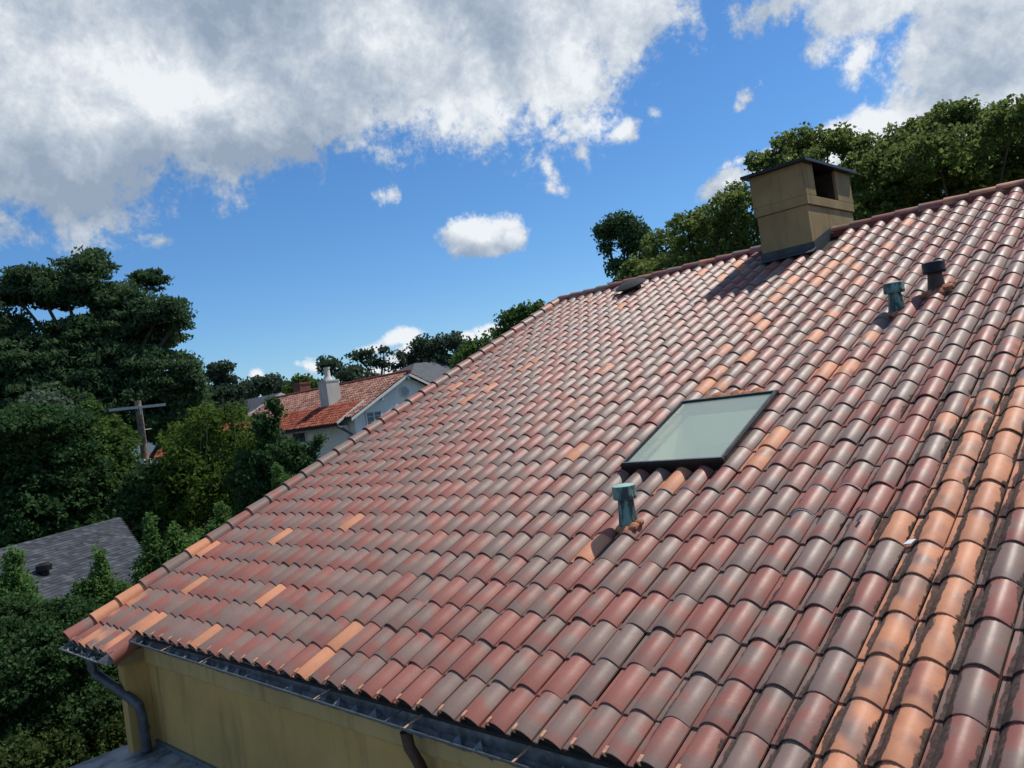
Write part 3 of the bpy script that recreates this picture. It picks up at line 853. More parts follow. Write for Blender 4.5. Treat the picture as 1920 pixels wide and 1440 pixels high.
# vent pipes
def vent(base, r0_, r1_, hc, rc, h2, pipe, cap, lab, lab_cap, mort):
    v = thing('vent_pipe', None, None); v.parent = house; v.location = tuple(base); v['label'] = lab
    b = MB(); b.lathe((0, 0, 0), [(r0_, -.10), (r0_ * .98, .04), (r0_ * .86, .12), (r1_, hc + .01)], 24); b.build('pipe', pipe, v, True)
    b = MB(); b.lathe((0, 0, 0), [(rc * .93, hc - .012), (rc, hc), (rc * 1.0, hc + .02), (rc * .975, hc + .024), (rc * .985, h2 - .012), (rc * .95, h2), (rc * .5, h2 + .012), (rc * .1, h2 + .016)], 28)
    b.build('vent_cap', cap, v, True)
    base = np.asarray(base)
    lumps('mortar_collar', [(RX * a * .9 + RY * bb * .9 + RZ * hh * .9, s_ * .8) for a, bb, hh, s_ in mort], v, M['mortar'])
    return v


vent(rp(4.36, 6.45, .01), .086, .064, .262, .100, .362, M['patina'], M['patina'], 'verdigris vent pipe with a wide green cap below the skylight', '',
     [(.03, -.10, .045, .075), (.10, -.05, .055, .07), (.13, .02, .06, .055), (-.05, -.06, .04, .06), (.09, -.12, .03, .045), (-.03, .08, .03, .07)])
vent(rp(9.22, 18.45, .0), .092, .062, .255, .108, .352, M['patina'], M['patina'], 'green streaked vent pipe beside the darker one, high on the roof', '',
     [(.02, -.09, .045, .075), (.09, -.05, .05, .06), (-.06, -.06, .04, .06), (.1, .03, .05, .05)])
vent(rp(10.52, 19.85, .0), .098, .070, .235, .118, .345, M['brownpipe'], M['black'], 'dark brown vent pipe with a black cap, highest of the vent pipes', '',
     [(.05, -.11, .05, .10), (.13, -.04, .07, .09), (-.07, -.09, .04, .10), (.16, .05, .08, .06), (.0, -.18, .03, .07)])
# low round attic vent by the ridge
av = thing('attic_vent', None, None); av.parent = house; pv = rp(-15.75, 29.35, .0)
b = MB(); b.lathe(pv, [(.17, -.03), (.17, .12), (.155, .13)], 28, RZ); b.build('vent_collar', M['black'], av, True)
b = MB(); b.lathe(pv, [(.285, .125), (.298, .130), (.298, .150), (.28, .158), (.2, .19), (.1, .205), (.02, .21)], 36, RZ)
tag(b.build('vent_hood', simple('slate_grey_hood', (.018, .022, .025), .8, .4, 8), av, True))

# white caulk under course edges
b = MB()
def caulk(cs, r, h=.0):
    for c in cs:
        pts = []
        for k in range(9):
            t = k / 8; u = .22 + .78 * t
            pts.append(rp(c - 1 + u, r - .012, .004 + .064 * (max(0., math.sin(math.pi * min(1, max(0, (u - .222) / .783)))) ** .7) + random.uniform(-.002, .002)))
        a0 = random.choice([0, 0, 3]); b.tube(pts[a0:], random.uniform(.002, .0045), 5)
caulk([2, 3, 4, 5, 6], 8); caulk([12, 11], 8); caulk([12, 11], 7); caulk([8, 9, 10], 17); caulk([9, 10], 16); caulk([11, 12], 18)
tag(b.build('caulk_beads', M['whitecaulk'], roof_o), kind='stuff')
b = MB(); o_ = rp(14.02, 5.95, .035); b.obox(o_, RX * .045 + RY * .01, RY * .05 + RX * .02, RZ * .003); b.build('flashing_scrap', M['whitecaulk'], roof_o)
b = MB(); o_ = rp(12.62, 6.42, .0975); b.obox(o_, RX * .018, RY * .075 + RX * .006, RZ * .003); b.build('metal_clip', M['downspout'], roof_o)


# ------------------------------------------------------------------ roofs of the houses around
def pantile_slope(name, P0, ex, ey, nx, ny, mat, parent, hump=.07, smooth=True):
    """rows of small barrel tiles on a far slope; P0 lower left, ex along the eave, ey up the slope"""
    P0, ex, ey = map(np.asarray, (P0, ex, ey)); nz = np.cross(ex, ey); nz = nz / np.linalg.norm(nz)
    ux, uy = ex / nx, ey / ny
    V, F, T = [], [], []; vb = 0
    prof = [(0, 0), (.22, .0), (.38, .75), (.6, 1), (.82, .75), (1.0, 0)]
    for j in range(ny):
        for i in range(nx):
            o = P0 + ux * i + uy * (j + random.uniform(-.06, .06)) + nz * random.uniform(-.008, .008)
            t = random.random()
            for (vv, hh) in ((0, .035), (1.12, 0)):
                for (u, h) in prof: V.append(o + ux * u + uy * vv + nz * (hump * h + hh))
            for (u, h) in prof: V.append(o + ux * u + nz * (hump * h + .035 - .03))
            n = 6
            for k in range(n - 1):
                F.append((vb + k, vb + k + 1, vb + n + k + 1, vb + n + k)); F.append((vb + k, vb + 2 * n + k, vb + 2 * n + k + 1, vb + k + 1))
            vb += 18; T += [(t, random.random(), 0, 1)] * 18
    return tag(mesh_obj(name, V, F, mat, parent, False, None, T), kind='stuff')


def slab(poly, th=.05):
    b = MB(); p_ = [np.asarray(q) for q in poly]; nz = np.cross(p_[1] - p_[0], p_[2] - p_[0]); nz = nz / np.linalg.norm(nz)
    if nz[2] < 0: nz = -nz
    b.prism(p_, -nz * th); return b


nb = thing('white_house', 'white painted brick house with red clay roof and louvred gable behind the roof edge', 'house', (0, 0, 0))
X1, X2, Ya, Yb, ZE, ZP = -32.0, -47.5, 22.25, 30.2, 9.45, 11.42
Ym = (Ya + Yb) / 2
b = MB(); b.prism([(X1, Ya, 0), (X1, Yb, 0), (X1, Yb, ZE - .05), (X1, Ym, ZP - .12), (X1, Ya, ZE - .05)], (X2 - X1, 0, 0)); b.build('wall', M['whitestucco'], nb)
ov = .42; sl_ = (ZP - ZE) / (Ym - Ya)
rf = MB()
for s_ in (-1, 1):
    ye = Ya - ov if s_ < 0 else Yb + ov; ze = ZE - ov * sl_
    rf.prism([(X1 + .32, ye, ze), (X1 + .32, Ym, ZP + .0), (X1 + .32, Ym, ZP + .08), (X1 + .32, ye, ze + .08)], (X2 - X1 - .6, 0, 0))
rfo = rf.build('roof', M['darkwood'], nb)
pantile_slope('clay_tiles', (X2, Ya - ov, ZE - ov * sl_ + .08), (X1 + .36 - X2, 0, 0), (0, Ym - Ya + ov, (ZP - ZE) + ov * sl_), 66, 14, M['claymottle'], rfo)
pantile_slope('clay_tiles', (X1 + .36, Yb + ov, ZE - ov * sl_ + .08), (X2 - X1 - .36, 0, 0), (0, -(Ym - Ya + ov), (ZP - ZE) + ov * sl_), 66, 14, M['claymottle'], rfo)
b = MB()
for k in range(38):
    x = X2 + k * .42; b.tube([(x, Ym, ZP + .13), (x + .44, Ym, ZP + .11)], [.12, .11], 8)
tag(b.build('ridge_tiles', M['clayred'], rfo), kind='stuff')
b = MB()
for s_ in (-1, 1):
    ye = Ya - ov if s_ < 0 else Yb + ov; ze = ZE - ov * sl_
    b.prism([(X1 + .325, ye, ze - .12), (X1 + .325, Ym, ZP - .14), (X1 + .325, Ym, ZP + .02), (X1 + .325, ye, ze + .03)], (.05, 0, 0))
b.build('barge_board', M['trim'], nb)
for yb_, zb_ in ((Ya - .1, ZE - .33), (Ya + 1.9, ZE + .62), (Ym, ZP - .33)):
    b = MB(); b.box(X1 + .01, X1 + .32, yb_ - .06, yb_ + .06, zb_, zb_ + .13); b.build('bracket', M['trim'], nb)
# lower brighter red roof along the left side, its wall and gutter
lr = MB(); lr.prism([(X2 - 3, 21.35, 9.02), (X2 - 3, 23.3, 10.10), (X2 - 3, 23.3, 10.17), (X2 - 3, 21.35, 9.09)], (-32.35 - X2 + 3, 0, 0))
lro = lr.build('lower_roof', M['darkwood'], nb)
pantile_slope('clay_tiles', (X2 - 3, 21.33, 9.09), (-32.45 - X2 + 3, 0, 0), (0, 1.97, 1.09), 74, 8, M['clayred'], lro, .07)
b = MB(); b.box(-32.45, -32.2, 21.3, 23.3, 9.0, 9.001); b = MB()
b.prism([(-32.42, 21.35, 9.05), (-32.40, 23.3, 10.12), (-32.40, 23.3, 10.22), (-32.42, 21.35, 9.16)], (.09, 0, 0)); b.build('parapet_flashing', M['trim'], nb)
b = MB(); b.box(X2 - 3, -32.2, 21.20, 21.34, 8.94, 9.03); b.build('eave_gutter', M['darkwood'], nb)
b = MB()
for k in range(26): b.box(X2 + k * .6, X2 + k * .6 + .09, 21.3, 21.9, 8.86, 8.935)
b.build('rafter_tails', M['trim'], nb)
b = MB(); b.box(X2 - 3, -32.6, 21.9, 22.2, 0, 8.93); b.build('side_wall', M['whitestucco'], nb)
b = MB(); b.tube([(-32.3, 21.25, 8.98), (-32.1, 21.5, 8.75), (-31.95, 22.0, 8.35), (-31.93, 22.05, 7.9), (-31.93, 22.05, 4)], .075, 8); b.build('downspout', M['downspout'], nb, True)
# openings
def window(parent, org, ax, az, cols, rows, fw_=.07, glass='winglass', nrm=(0, -1, 0)):
    org, ax, az, nrm = map(lambda q: np.asarray(q, float), (org, ax, az, nrm))
    w, h = np.linalg.norm(ax), np.linalg.norm(az); ux, uz = ax / w, az / h
    b = MB()
    b.obox(org, ax, nrm * .05, uz * fw_); b.obox(org + az - uz * fw_, ax, nrm * .05, uz * fw_)
    b.obox(org, ux * fw_, nrm * .052, az); b.obox(org + ax - ux * fw_, ux * fw_, nrm * .052, az)
    for i in range(1, cols): b.obox(org + ax * i / cols - ux * .03, ux * .06, nrm * .045, az)
    for i in range(1, rows): b.obox(org + az * i / rows - uz * .012, ax, nrm * .04, uz * .024)
    b.obox(org - ux * .08 - uz * .09, ax + ux * .16, nrm * .11, uz * .085)
    o = b.build('window', M['trim'], parent)
    for i in range(cols):
        for j in range(rows):
            q = MB(); q.obox(org + ax * i / cols + az * j / rows + nrm * .012, ax / cols, nrm * .01, az / rows); q.build('pane', M[glass], o)
    return o
window(nb, (-38.1, 21.898, 8.22), (1.55, 0, 0), (0, 0, .72), 1, 1)
window(nb, (-31.998, 23.0, 8.28), (0, 1.15, 0), (0, 0, 1.25), 2, 4, .09, 'curtain', (1, 0, 0))
b = MB(); b.lathe((-32.0, 25.98, 10.42), [(.36, 0), (.36, .05), (.30, .05), (.29, .02)], 28, (1, 0, 0)); lv = b.build('gable_vent', M['trim'], nb, True)
for k in range(8):
    z = 10.42 - .27 + k * .075; hw = math.sqrt(max(.0, .29 ** 2 - (z - 10.42) ** 2))
    q = MB(); q.add([(-31.97, 25.98 - hw, z), (-31.97, 25.98 + hw, z), (-31.93, 25.98 + hw, z - .045), (-31.93, 25.98 - hw, z - .045)], [(0, 1, 2, 3)]); q.build('louvre', M['greywood'], lv)
b = MB(); b.tube([(-31.9, 25.0, 9.6), (-31.9, 25.05, 9.35), (-31.9, 25.15, 8.6)], .03, 6); b.build('conduit', M['greywood'], nb)
# its chimney
cw = thing('render_chimney', None, None); cw.parent = nb
b = MB(); b.box(-36.70, -35.82, 23.25, 24.15, 9.6, 11.66); b.box(-36.73, -35.79, 23.22, 24.18, 11.662, 11.75)
b.build('chimney_shaft', M['chimney_white'], cw)
b = MB(); b.lathe((-36.26, 23.7, 11.745), [(.34, 0), (.26, .16), (.19, .26), (.17, .68), (.20, .70), (.20, .80)], 14); b.build('chimney_pot', M['chimney_white'], cw, True)
b = MB(); b.box(-36.85, -35.66, 23.1, 24.3, 9.85, 10.20); b.build('chimney_flashing', M['lead'], cw)

fg = thing('brick_gable_house', 'distant brick house with dark slate roof, white trimmed gable and brick chimney', 'house')
XX, YP, ZPk = -52.0, 29.3, 12.05
def gable_house(parent, X1, X2, Ya, Yp, Yb, ZE, ZP, wallm, roofm, trim=True, ov=.35):
    b = MB(); b.prism([(X1, Ya, 0), (X1, Yb, 0), (X1, Yb, ZE), (X1, Yp, ZP - .1), (X1, Ya, ZE)], (X2 - X1, 0, 0)); b.build('wall', wallm, parent)
    b = MB()
    for ye in (Ya - ov, Yb + ov):
        s_ = (ZP - ZE) / (Yp - Ya); ze = ZE - ov * s_
        b.prism([(X1 + ov, ye, ze), (X1 + ov, Yp, ZP), (X1 + ov, Yp, ZP + .12), (X1 + ov, ye, ze + .12)], (X2 - X1 - 2 * ov, 0, 0))
    b.build('roof', roofm, parent)
    if trim:
        b = MB()
        for ye in (Ya - ov, Yb + ov):
            s_ = (ZP - ZE) / (Yp - Ya); ze = ZE - ov * s_
            b.prism([(X1 + ov + .003, ye, ze - .22), (X1 + ov + .003, Yp, ZP - .22), (X1 + ov + .003, Yp, ZP + .10), (X1 + ov + .003, ye, ze + .10)], (.06, 0, 0))
        b.build('barge_board', M['trim'], parent)
gable_house(fg, XX, -63, 26.4, YP, 32.2, 10.75, ZPk, M['brick'], M['slate'])
b = MB(); b.box(-50.9, -49.9, 30.0, 30.95, 9, 12.55); b.box(-50.95, -49.85, 29.95, 31.0, 12.552, 12.7); b.build('chimney', M['brick'], fg)
fh = thing('dark_roof_house', 'low dark roofed house with a white gable edge, leftmost of the far houses', 'house')
gable_house(fh, -58, -74, 24.2, 26.4, 28.6, 10.9, 11.95, M['whitestucco'], M['slate'])
gh = thing('grey_roof_house', 'house with plain grey hipped roof beyond the white gable', 'house')
b = MB(); b.box(-60, -48, 39.0, 50, 0, 11.4); b.build('wall', M['whitestucco'], gh)
b = MB(); b.add([(-47.5, 38.6, 11.3), (-47.5, 50.5, 11.3), (-60.5, 50.5, 11.3), (-60.5, 38.6, 11.3), (-50.5, 42.2, 13.5), (-50.5, 47, 13.5)], [(0, 1, 5, 4), (1, 2, 5), (2, 3, 4, 5), (3, 0, 4), (3, 2, 1, 0)])
b.build('roof', M['greyslate'], gh)
rs_ = thing('red_tile_cottage', 'sliver of low red tiled roof glimpsed through the bamboo', 'house')
b = MB(); b.box(-46, -40.5, 16.5, 20, 0, 8.6); b.build('wall', M['whitestucco'], rs_)
lr2 = MB(); lr2.prism([(-46.3, 16.0, 8.55), (-46.3, 18.2, 9.55), (-46.3, 20.4, 8.55)], (6, 0, 0)); l2 = lr2.build('roof', M['darkwood'], rs_)
pantile_slope('clay_tiles', (-46.3, 16.0, 8.56), (6, 0, 0), (0, 2.2, 1.0), 24, 7, M['clayred'], l2)

# grey shingled outbuilding lower left
gz = thing('shingled_outbuilding', 'low outbuilding with grey asphalt shingle roof below the trees', 'outbuilding')
P0 = np.array([-20.02, 2.22, 7.0]); P1 = np.array([-23.11, 6.39, 7.0])
dd = (P1 - P0) / np.linalg.norm(P1 - P0); nn_ = np.array([-dd[1], dd[0], 0]); nn_ = nn_ if nn_[0] > 0 else -nn_
SLP = math.tan(RAD(24)); up_n = np.array([nn_[0] * SLP, nn_[1] * SLP, 1]); up_n /= np.linalg.norm(up_n)
def on_shingle(px, py):
    r = ray(px, py); t = np.dot(up_n, P1 - CAM) / np.dot(up_n, r); return CAM + r * t
pa = on_shingle(262, 1024)
hipd = (pa - P1) / np.linalg.norm(pa - P1)
down = nn_ - np.array([0, 0, SLP]); down = down / np.linalg.norm(down)
# how far the hip runs sideways per metre of fall
k_ = np.dot(hipd, dd) / np.dot(hipd, down)
Lr, depth_ = 11.0, 5.2
b = MB()
q0 = P1 - dd * Lr; q1 = q0 + down * depth_; q2 = P1 + down * depth_ + dd * k_ * depth_
b.prism([P1, q0, q1, q2], -up_n * .08)
bk = P1 - nn_ * 4 - [0, 0, 2.]; bk0 = q0 - nn_ * 4 - [0, 0, 2.]
b.prism([P1 - up_n * .001, q0 - up_n * .001, bk0, bk], (0, 0, -.08))
so2 = b.build('roof', M['slate'], gz)
b = MB(); w0, w1, w2, w3 = [np.array([p[0], p[1], 0]) for p in (q0 - nn_ * 3, P1 - nn_ * 3 - dd * 1.0, q2 - down * .8 - dd * 1.0, q1 - down * .8)]
b.prism([w0, w1, w2, w3], (0, 0, 4.2)); b.build('wall', M['whitestucco'], gz)
V, F, T = [], [], []; vb = 0; exps = .13
for j in range(int(depth_ / exps)):
    s0 = depth_ - (j + 1) * exps
    x = -Lr
    lim = k_ * (s0 + exps * .5)
    while x < lim:
        wdt = random.uniform(.10, .30); x2 = min(x + wdt, lim)
        o = P1 + dd * x + down * (s0 + exps) + up_n * .012
        t = min(1, max(0, random.gauss(.45, .27)))
        th_ = random.choice([.004, .009])
        for a in ((0, 0, th_), (x2 - x - .004, 0, th_), (x2 - x - .004, exps * 1.1, 0), (0, exps * 1.1, 0), (0, 0, -.006), (x2 - x - .004, 0, -.006)):
            V.append(o + dd * a[0] - down * a[1] + up_n * (a[2] + (.006 if a[1] == 0 else .002)))
        F += [(vb, vb + 1, vb + 2, vb + 3), (vb, vb + 4, vb + 5, vb + 1)]; vb += 6; T += [(t, 0, 0, 1)] * 6
        x = x2
tag(mesh_obj('shingles', V, F, M['shingle'], so2, False, None, T), kind='stuff')
pv_ = on_shingle(84, 1078)
b = MB(); b.lathe(pv_, [(.11, -.05), (.11, .10), (.19, .12), (.19, .26), (.12, .31)], 18); b.build('roof_vent', M['black'], gz, True)

# utility pole
pT = at(258, 752, 40); pB = at(272, 852, 40)
up_ = thing('utility_pole', 'wooden utility pole with pale crossarm in front of the big tree', 'utility pole', (pT[0], pT[1], 0))
b = MB(); b.tube([(0, 0, 0), (0, 0, pT[2] + .02)], [.20, .145], 14); b.build('pole', M['wood'], up_, True)
ca, cb = at(204, 769, 39.7), at(311, 758, 39.7)
ca, cb = ca - [pT[0], pT[1], 0], cb - [pT[0], pT[1], 0]
d_ = cb - ca; u_ = np.array([0, 0, 1.0]); w_ = np.cross(d_ / np.linalg.norm(d_), u_)
b = MB(); b.obox(ca - u_ * .06 - w_ * .22, d_, w_ * .10, u_ * .12); b.build('crossarm', M['greywood'], up_)
b = MB(); b.tube([(.17, 0, pT[2] - .62), (.16, .0, pT[2] - .2)], .025, 6); b.build('bracket_rod', M['porcelain'], up_)
e_d = d_ / np.linalg.norm(d_)
b = MB(); zz_ = pT[2] - 1.35; b.tube([np.array([0, 0, zz_]) - e_d * .42, np.array([0, 0, zz_ + .03]) + e_d * .42], .02, 6); b.build('standoff_arm', M['porcelain'], up_)
for s_ in (-.11, .12):
    b = MB(); b.tube([np.array([.2, -.05, pT[2] - 2.95]) + e_d * s_, np.array([.2, -.05, pT[2] - 2.66]) + e_d * s_], .085, 8); b.build('insulator', M['porcelain'], up_, True)

# ------------------------------------------------------------------ trees
def leaf_mesh(name, C, size, mat, parent, tint, flat=.0, long=1.5, droop=0.0):
    """C: leaf centres (n,3). One bent diamond (2 triangles) per leaf."""
    n = len(C); C = np.asarray(C, float)
    d = rng.normal(size=(n, 3)); d[:, 2] = d[:, 2] * (1 - flat) - droop
    d /= np.linalg.norm(d, axis=1)[:, None]
    a = rng.normal(size=(n, 3)); a[:, 2] *= (1 - flat * .7)
    s = np.cross(d, a); s /= (np.linalg.norm(s, axis=1)[:, None] + 1e-9)
    sz = size * rng.uniform(.6, 1.35, n)[:, None]
    nrm = np.cross(d, s)
    v = np.stack([C - d * sz * long * .5, C + s * sz * .5 + nrm * sz * .12, C + d * sz * long * .5, C - s * sz * .5 + nrm * sz * .12], 1).reshape(-1, 3)
    me = bpy.data.meshes.new(name)
    me.vertices.add(4 * n); me.vertices.foreach_set('co', v.astype(np.float32).ravel())
    me.loops.add(4 * n); me.loops.foreach_set('vertex_index', np.arange(4 * n, dtype=np.int32))
    me.polygons.add(n); me.polygons.foreach_set('loop_start', np.arange(0, 4 * n, 4, dtype=np.int32))
    me.polygons.foreach_set('loop_total', np.full(n, 4, np.int32))
    at_ = me.attributes.new('tint', 'FLOAT_COLOR', 'POINT')
    tt = np.zeros((n, 4)); tt[:, 0] = np.clip(tint, 0, 1); tt[:, 1] = rng.uniform(size=n); tt[:, 3] = 1
    at_.data.foreach_set('color', np.repeat(tt, 4, 0).astype(np.float32).ravel())
    me.materials.append(mat); me.update(); me.validate()
    o = bpy.data.objects.new(name, me); COL.objects.link(o); o.parent = parent
    return o


def cloud_pts(center, rad, nleaf, nsub, rsub, shell=.55, squash=1.0, bottom=-.9):
    """leaf centres: small tufts spread through an ellipsoid, denser towards its skin"""
    center, rad = np.asarray(center), np.asarray(rad)
    d = rng.normal(size=(nsub, 3)); d /= np.linalg.norm(d, axis=1)[:, None]
    d = d[d[:, 2] > bottom]; nsub = len(d)
    rr = rng.uniform(shell ** 3, 1, nsub) ** (1 / 3)
    sc = center + d * rr[:, None] * rad
    rs = rsub * rng.uniform(.55, 1.3, nsub)
    k = rng.integers(0, nsub, nleaf)
    e = rng.normal(size=(nleaf, 3)); e /= np.linalg.norm(e, axis=1)[:, None]
    e *= (rng.uniform(0, 1, nleaf) ** .45)[:, None]; e[:, 2] *= squash
    tn = rng.uniform(0, 1, nsub)[k] * .55 + .45 * rng.uniform(0, 1, nleaf)
    return sc[k] + e * rs[k][:, None], tn, sc


def tree(name, label, cat, base, blobs, mat, leaf, dens=1.0, trunk=.3, group=None, bark='bark', rsub=None, squash=.8, flat=.2, long=1.5, droop=0, limbs=True, subd=1.0, shell=.55):
    """blobs: (centre xyz, radii xyz). base: trunk foot. Trunk, limbs to each blob, crown of leaves."""
    base = np.asarray(base, float)
    t = thing(name, label, cat, tuple(base), group)
    P, T = [], []
    subs = []
    for (c, r) in blobs:
        c, r = np.asarray(c, float), np.asarray(r, float)
        rm = rsub or max(.35, .27 * float(np.mean(r)))
        r = np.maximum(r - .40 * rm * np.array([1, 1, squash]), .3 * r)
        area = 4 * math.pi * ((r[0] * r[1]) ** 1.6 / 3 + (r[0] * r[2]) ** 1.6 / 3 + (r[1] * r[2]) ** 1.6 / 3) ** (1 / 1.6)
        n = int(max(120, area / (leaf * leaf * .75) * 1.5 * dens))
        area = 4 * math.pi * (float(np.mean(r)) + .4 * rm) ** 2; n = int(max(120, area / (leaf * leaf * .75) * 1.5 * dens))
        ns = int(max(10, area / (rm * rm) * .75 * subd))
        p, tn, sc = cloud_pts(c, r, n, ns, rm, shell, squash)
        P.append(p); T.append(tn); subs.append(sc)
    P = np.concatenate(P) - base; T = np.concatenate(T)
    leaf_mesh('crown', P, leaf, mat, t, T, flat, long, droop)
    if limbs:
        b = MB()
        cs = np.array([c for c, r in blobs], float); top = cs[np.argmax(cs[:, 2])]
        ax = np.array([cs[:, 0].mean(), cs[:, 1].mean(), 0]) - base * [1, 1, 0]
        H_ = top[2] - base[2]
        tp = [np.zeros(3), ax * .3 + [0, 0, H_ * .35], ax * .8 + [0, 0, H_ * .7], (top - base)]
        b.tube(tp, [trunk, trunk * .8, trunk * .5, trunk * .12], 9)
        for (c, r), sc in zip(blobs, subs):
            c = np.asarray(c) - base
            f = min(.8, max(.25, c[2] / H_ * .7)); st = np.array([ax[0] * f, ax[1] * f, H_ * f])
            mid = (st + c) / 2 + [0, 0, -.06 * H_ * random.random()]
            rr_ = trunk * .35
            b.tube([st, mid, c], [rr_, rr_ * .7, rr_ * .35], 6)
            for s_ in sc[:: max(1, len(sc) // 9)][:10]:
                e = s_ - base; mm = (c + e) / 2 + rng.normal(size=3) * .08 * np.linalg.norm(e - c)
                b.tube([c, mm, e], [rr_ * .35, rr_ * .22, .012], 4, False)
        b.build('trunk', M[bark], t, True)
    return t


def pb(px, py, d, rx, ry, rd=None):
    """blob from photo pixel centre and pixel radii at distance d"""
    c = at(px, py, d); s = d / FPX * math.hypot(1, (px - 960) / FPX)
    v = _rt * 0
    rr = max(rx, 1) * s
    return (c, (rr if rd is None else (rr + rd) / 2, rr if rd is None else (rr + rd) / 2, ry * s))


F_ = {}
F_['cypress'] = foliage_material('cypress_needles', (.030, .066, .034), (.088, .150, .062))
F_['dark'] = foliage_material('dark_leaves', (.018, .045, .017), (.062, .125, .040))
F_['mid'] = foliage_material('mid_green_leaves', (.030, .068, .016), (.095, .165, .038))
F_['oak'] = foliage_material('oak_leaves', (.056, .095, .026), (.165, .215, .060), .5)
F_['bamboo'] = foliage_material('bamboo_leaves', (.028, .070, .015), (.105, .165, .028), .45)
F_['pale'] = foliage_material('grey_green_leaves', (.060, .095, .058), (.15, .20, .13))
F_['bright'] = foliage_material('fresh_shrub_leaves', (.042, .098, .030), (.14, .25, .066), .45)
F_['far'] = foliage_material('far_leaves', (.034, .060, .040), (.075, .112, .066))
F_['hedge'] = foliage_material('hedge_leaves', (.018, .046, .014), (.080, .120, .034), .35)


def foot(px, py, d):
    p = at(px, py, d); return (p[0], p[1], 0)


# the big bald cypress on the left
D = 46
D = 46
tree('cypress_tree', 'tallest tree at left, dark layered cypress against the sky', 'tree', foot(190, 900, D),
     [pb(60, 520, D, 40, 16), pb(165, 500, D, 44, 26), pb(120, 545, D, 60, 28), pb(215, 560, D, 48, 26), pb(280, 525, D + 1, 30, 18), pb(300, 585, D - 1, 50, 26),
      pb(335, 600, D - 1, 20, 18), pb(25, 548, D, 28, 16), pb(200, 612, D, 66, 24), pb(290, 640, D + 1, 50, 30), pb(20, 618, D, 36, 16), pb(130, 640, D, 62, 38), pb(60, 680, D, 80, 45), pb(190, 690, D, 80, 50),
      pb(290, 700, D - 1, 75, 42), pb(350, 690, D - 2, 22, 14), pb(340, 735, D - 1, 45, 35), pb(10, 700, D + 1, 60, 60), pb(100, 760, D, 110, 60), pb(230, 770, D, 100, 60), pb(330, 780, D + 1, 60, 50), pb(-30, 600, D, 50, 60)],
     F_['cypress'], .115, 1.0, .50, squash=.42, droop=.6, long=2.4, rsub=.62, subd=1.2, shell=.2)
tree('conifer_tree', 'small dark conifer standing just right of the tall left tree', 'tree', foot(415, 800, 62),
     [pb(412, 690, 62, 26, 10), pb(402, 705, 62, 22, 10), pb(425, 712, 62, 22, 10), pb(418, 735, 62, 36, 14), pb(395, 740, 62, 25, 14), pb(440, 735, 62, 22, 12), pb(415, 765, 62, 45, 22)],
     F_['far'], .18, 1.0, .22, rsub=.45)
# broad dark evergreens in front of it
for i, (lab, bl, mt_, dd_) in enumerate([
    ('broad dark evergreen tree at the left edge above the shingle roof', [(40, 860, 95, 75), (10, 930, 80, 80), (120, 880, 70, 60), (60, 800, 80, 30), (90, 960, 90, 70)], 'dark', 37),
    ('rounded dark evergreen tree directly left of the utility pole', [(180, 850, 60, 50), (212, 890, 40, 40), (170, 920, 80, 60), (200, 805, 34, 25), (168, 780, 16, 24), (235, 955, 55, 50)], 'mid', 38),
    ('low dark evergreen tree covering the foot of the utility pole', [(300, 910, 58, 45), (275, 960, 60, 50), (335, 950, 35, 50), (300, 990, 70, 50)], 'dark', 35)]):
    tree('evergreen_tree', lab, 'tree', foot(bl[0][0], bl[0][1], dd_), [pb(x, y, dd_ + random.uniform(-1, 1), rx, ry) for x, y, rx, ry in bl], F_[mt_], .125, 1.35, .35, rsub=.42, squash=.6, subd=1.1)
b_ = [pb(75, 760, 40, 30, 18), pb(45, 775, 40, 26, 14), pb(110, 770, 40, 22, 16), pb(70, 740, 40, 14, 10), pb(100, 748, 40, 12, 10)]
tree('grey_leaved_tree', 'pale grey-green bare-branched tree poking up at far left', 'tree', foot(70, 900, 40), b_, F_['pale'], .13, .45, .25, bark='palebark', rsub=.45, subd=.6)
# bamboo clump
bm_ = thing('bamboo_clump', 'yellow-green bamboo clump with tall thin culms in front of the far roofs', 'bamboo', foot(390, 900, 34))
base = np.array(foot(390, 900, 34)); P, T = [], []
for (x, y, rx, ry, dn) in [(385, 790, 32, 24, 1), (360, 820, 40, 26, 1), (435, 775, 16, 16, .8), (345, 860, 40, 40, 1), (400, 860, 70, 50, 1), (430, 830, 30, 26, 1), (450, 790, 18, 22, .7), (370, 910, 70, 55, 1), (440, 920, 70, 60, 1), (400, 975, 80, 50, 1), (320, 830, 18, 20, .8), (480, 880, 40, 45, 1), (475, 820, 22, 30, .7)]:
    c, r = pb(x, y, 34 + random.uniform(-1, 1), rx, ry)
    area = 4 * math.pi * r[0] * r[2]; p, tn, sc = cloud_pts(c, r, int(area / .018 * 2.4 * dn), int(area / .16 * 1.1), .38, .4, .9)
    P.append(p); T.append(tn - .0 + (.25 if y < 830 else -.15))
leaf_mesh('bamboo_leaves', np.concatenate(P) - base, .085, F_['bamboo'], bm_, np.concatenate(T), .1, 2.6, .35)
for (xa, ya, xb, yb) in [(378, 790, 362, 1000), (410, 830, 405, 960), (363, 850, 358, 990), (386, 760, 384, 880), (425, 840, 418, 930), (436, 760, 440, 880), (396, 900, 380, 1000)]:
    q = MB(); A = at(xa, ya, 33) - base; B = at(xb, yb, 33) - base; B2 = B * [1, 1, 0] + (B - A) * [.4, .4, 0]; q.tube([B2, B, (A + B) / 2 + [.05, .05, 0], A], [.026, .022, .018, .008], 6); q.build('culm', M['culm'], bm_, True)
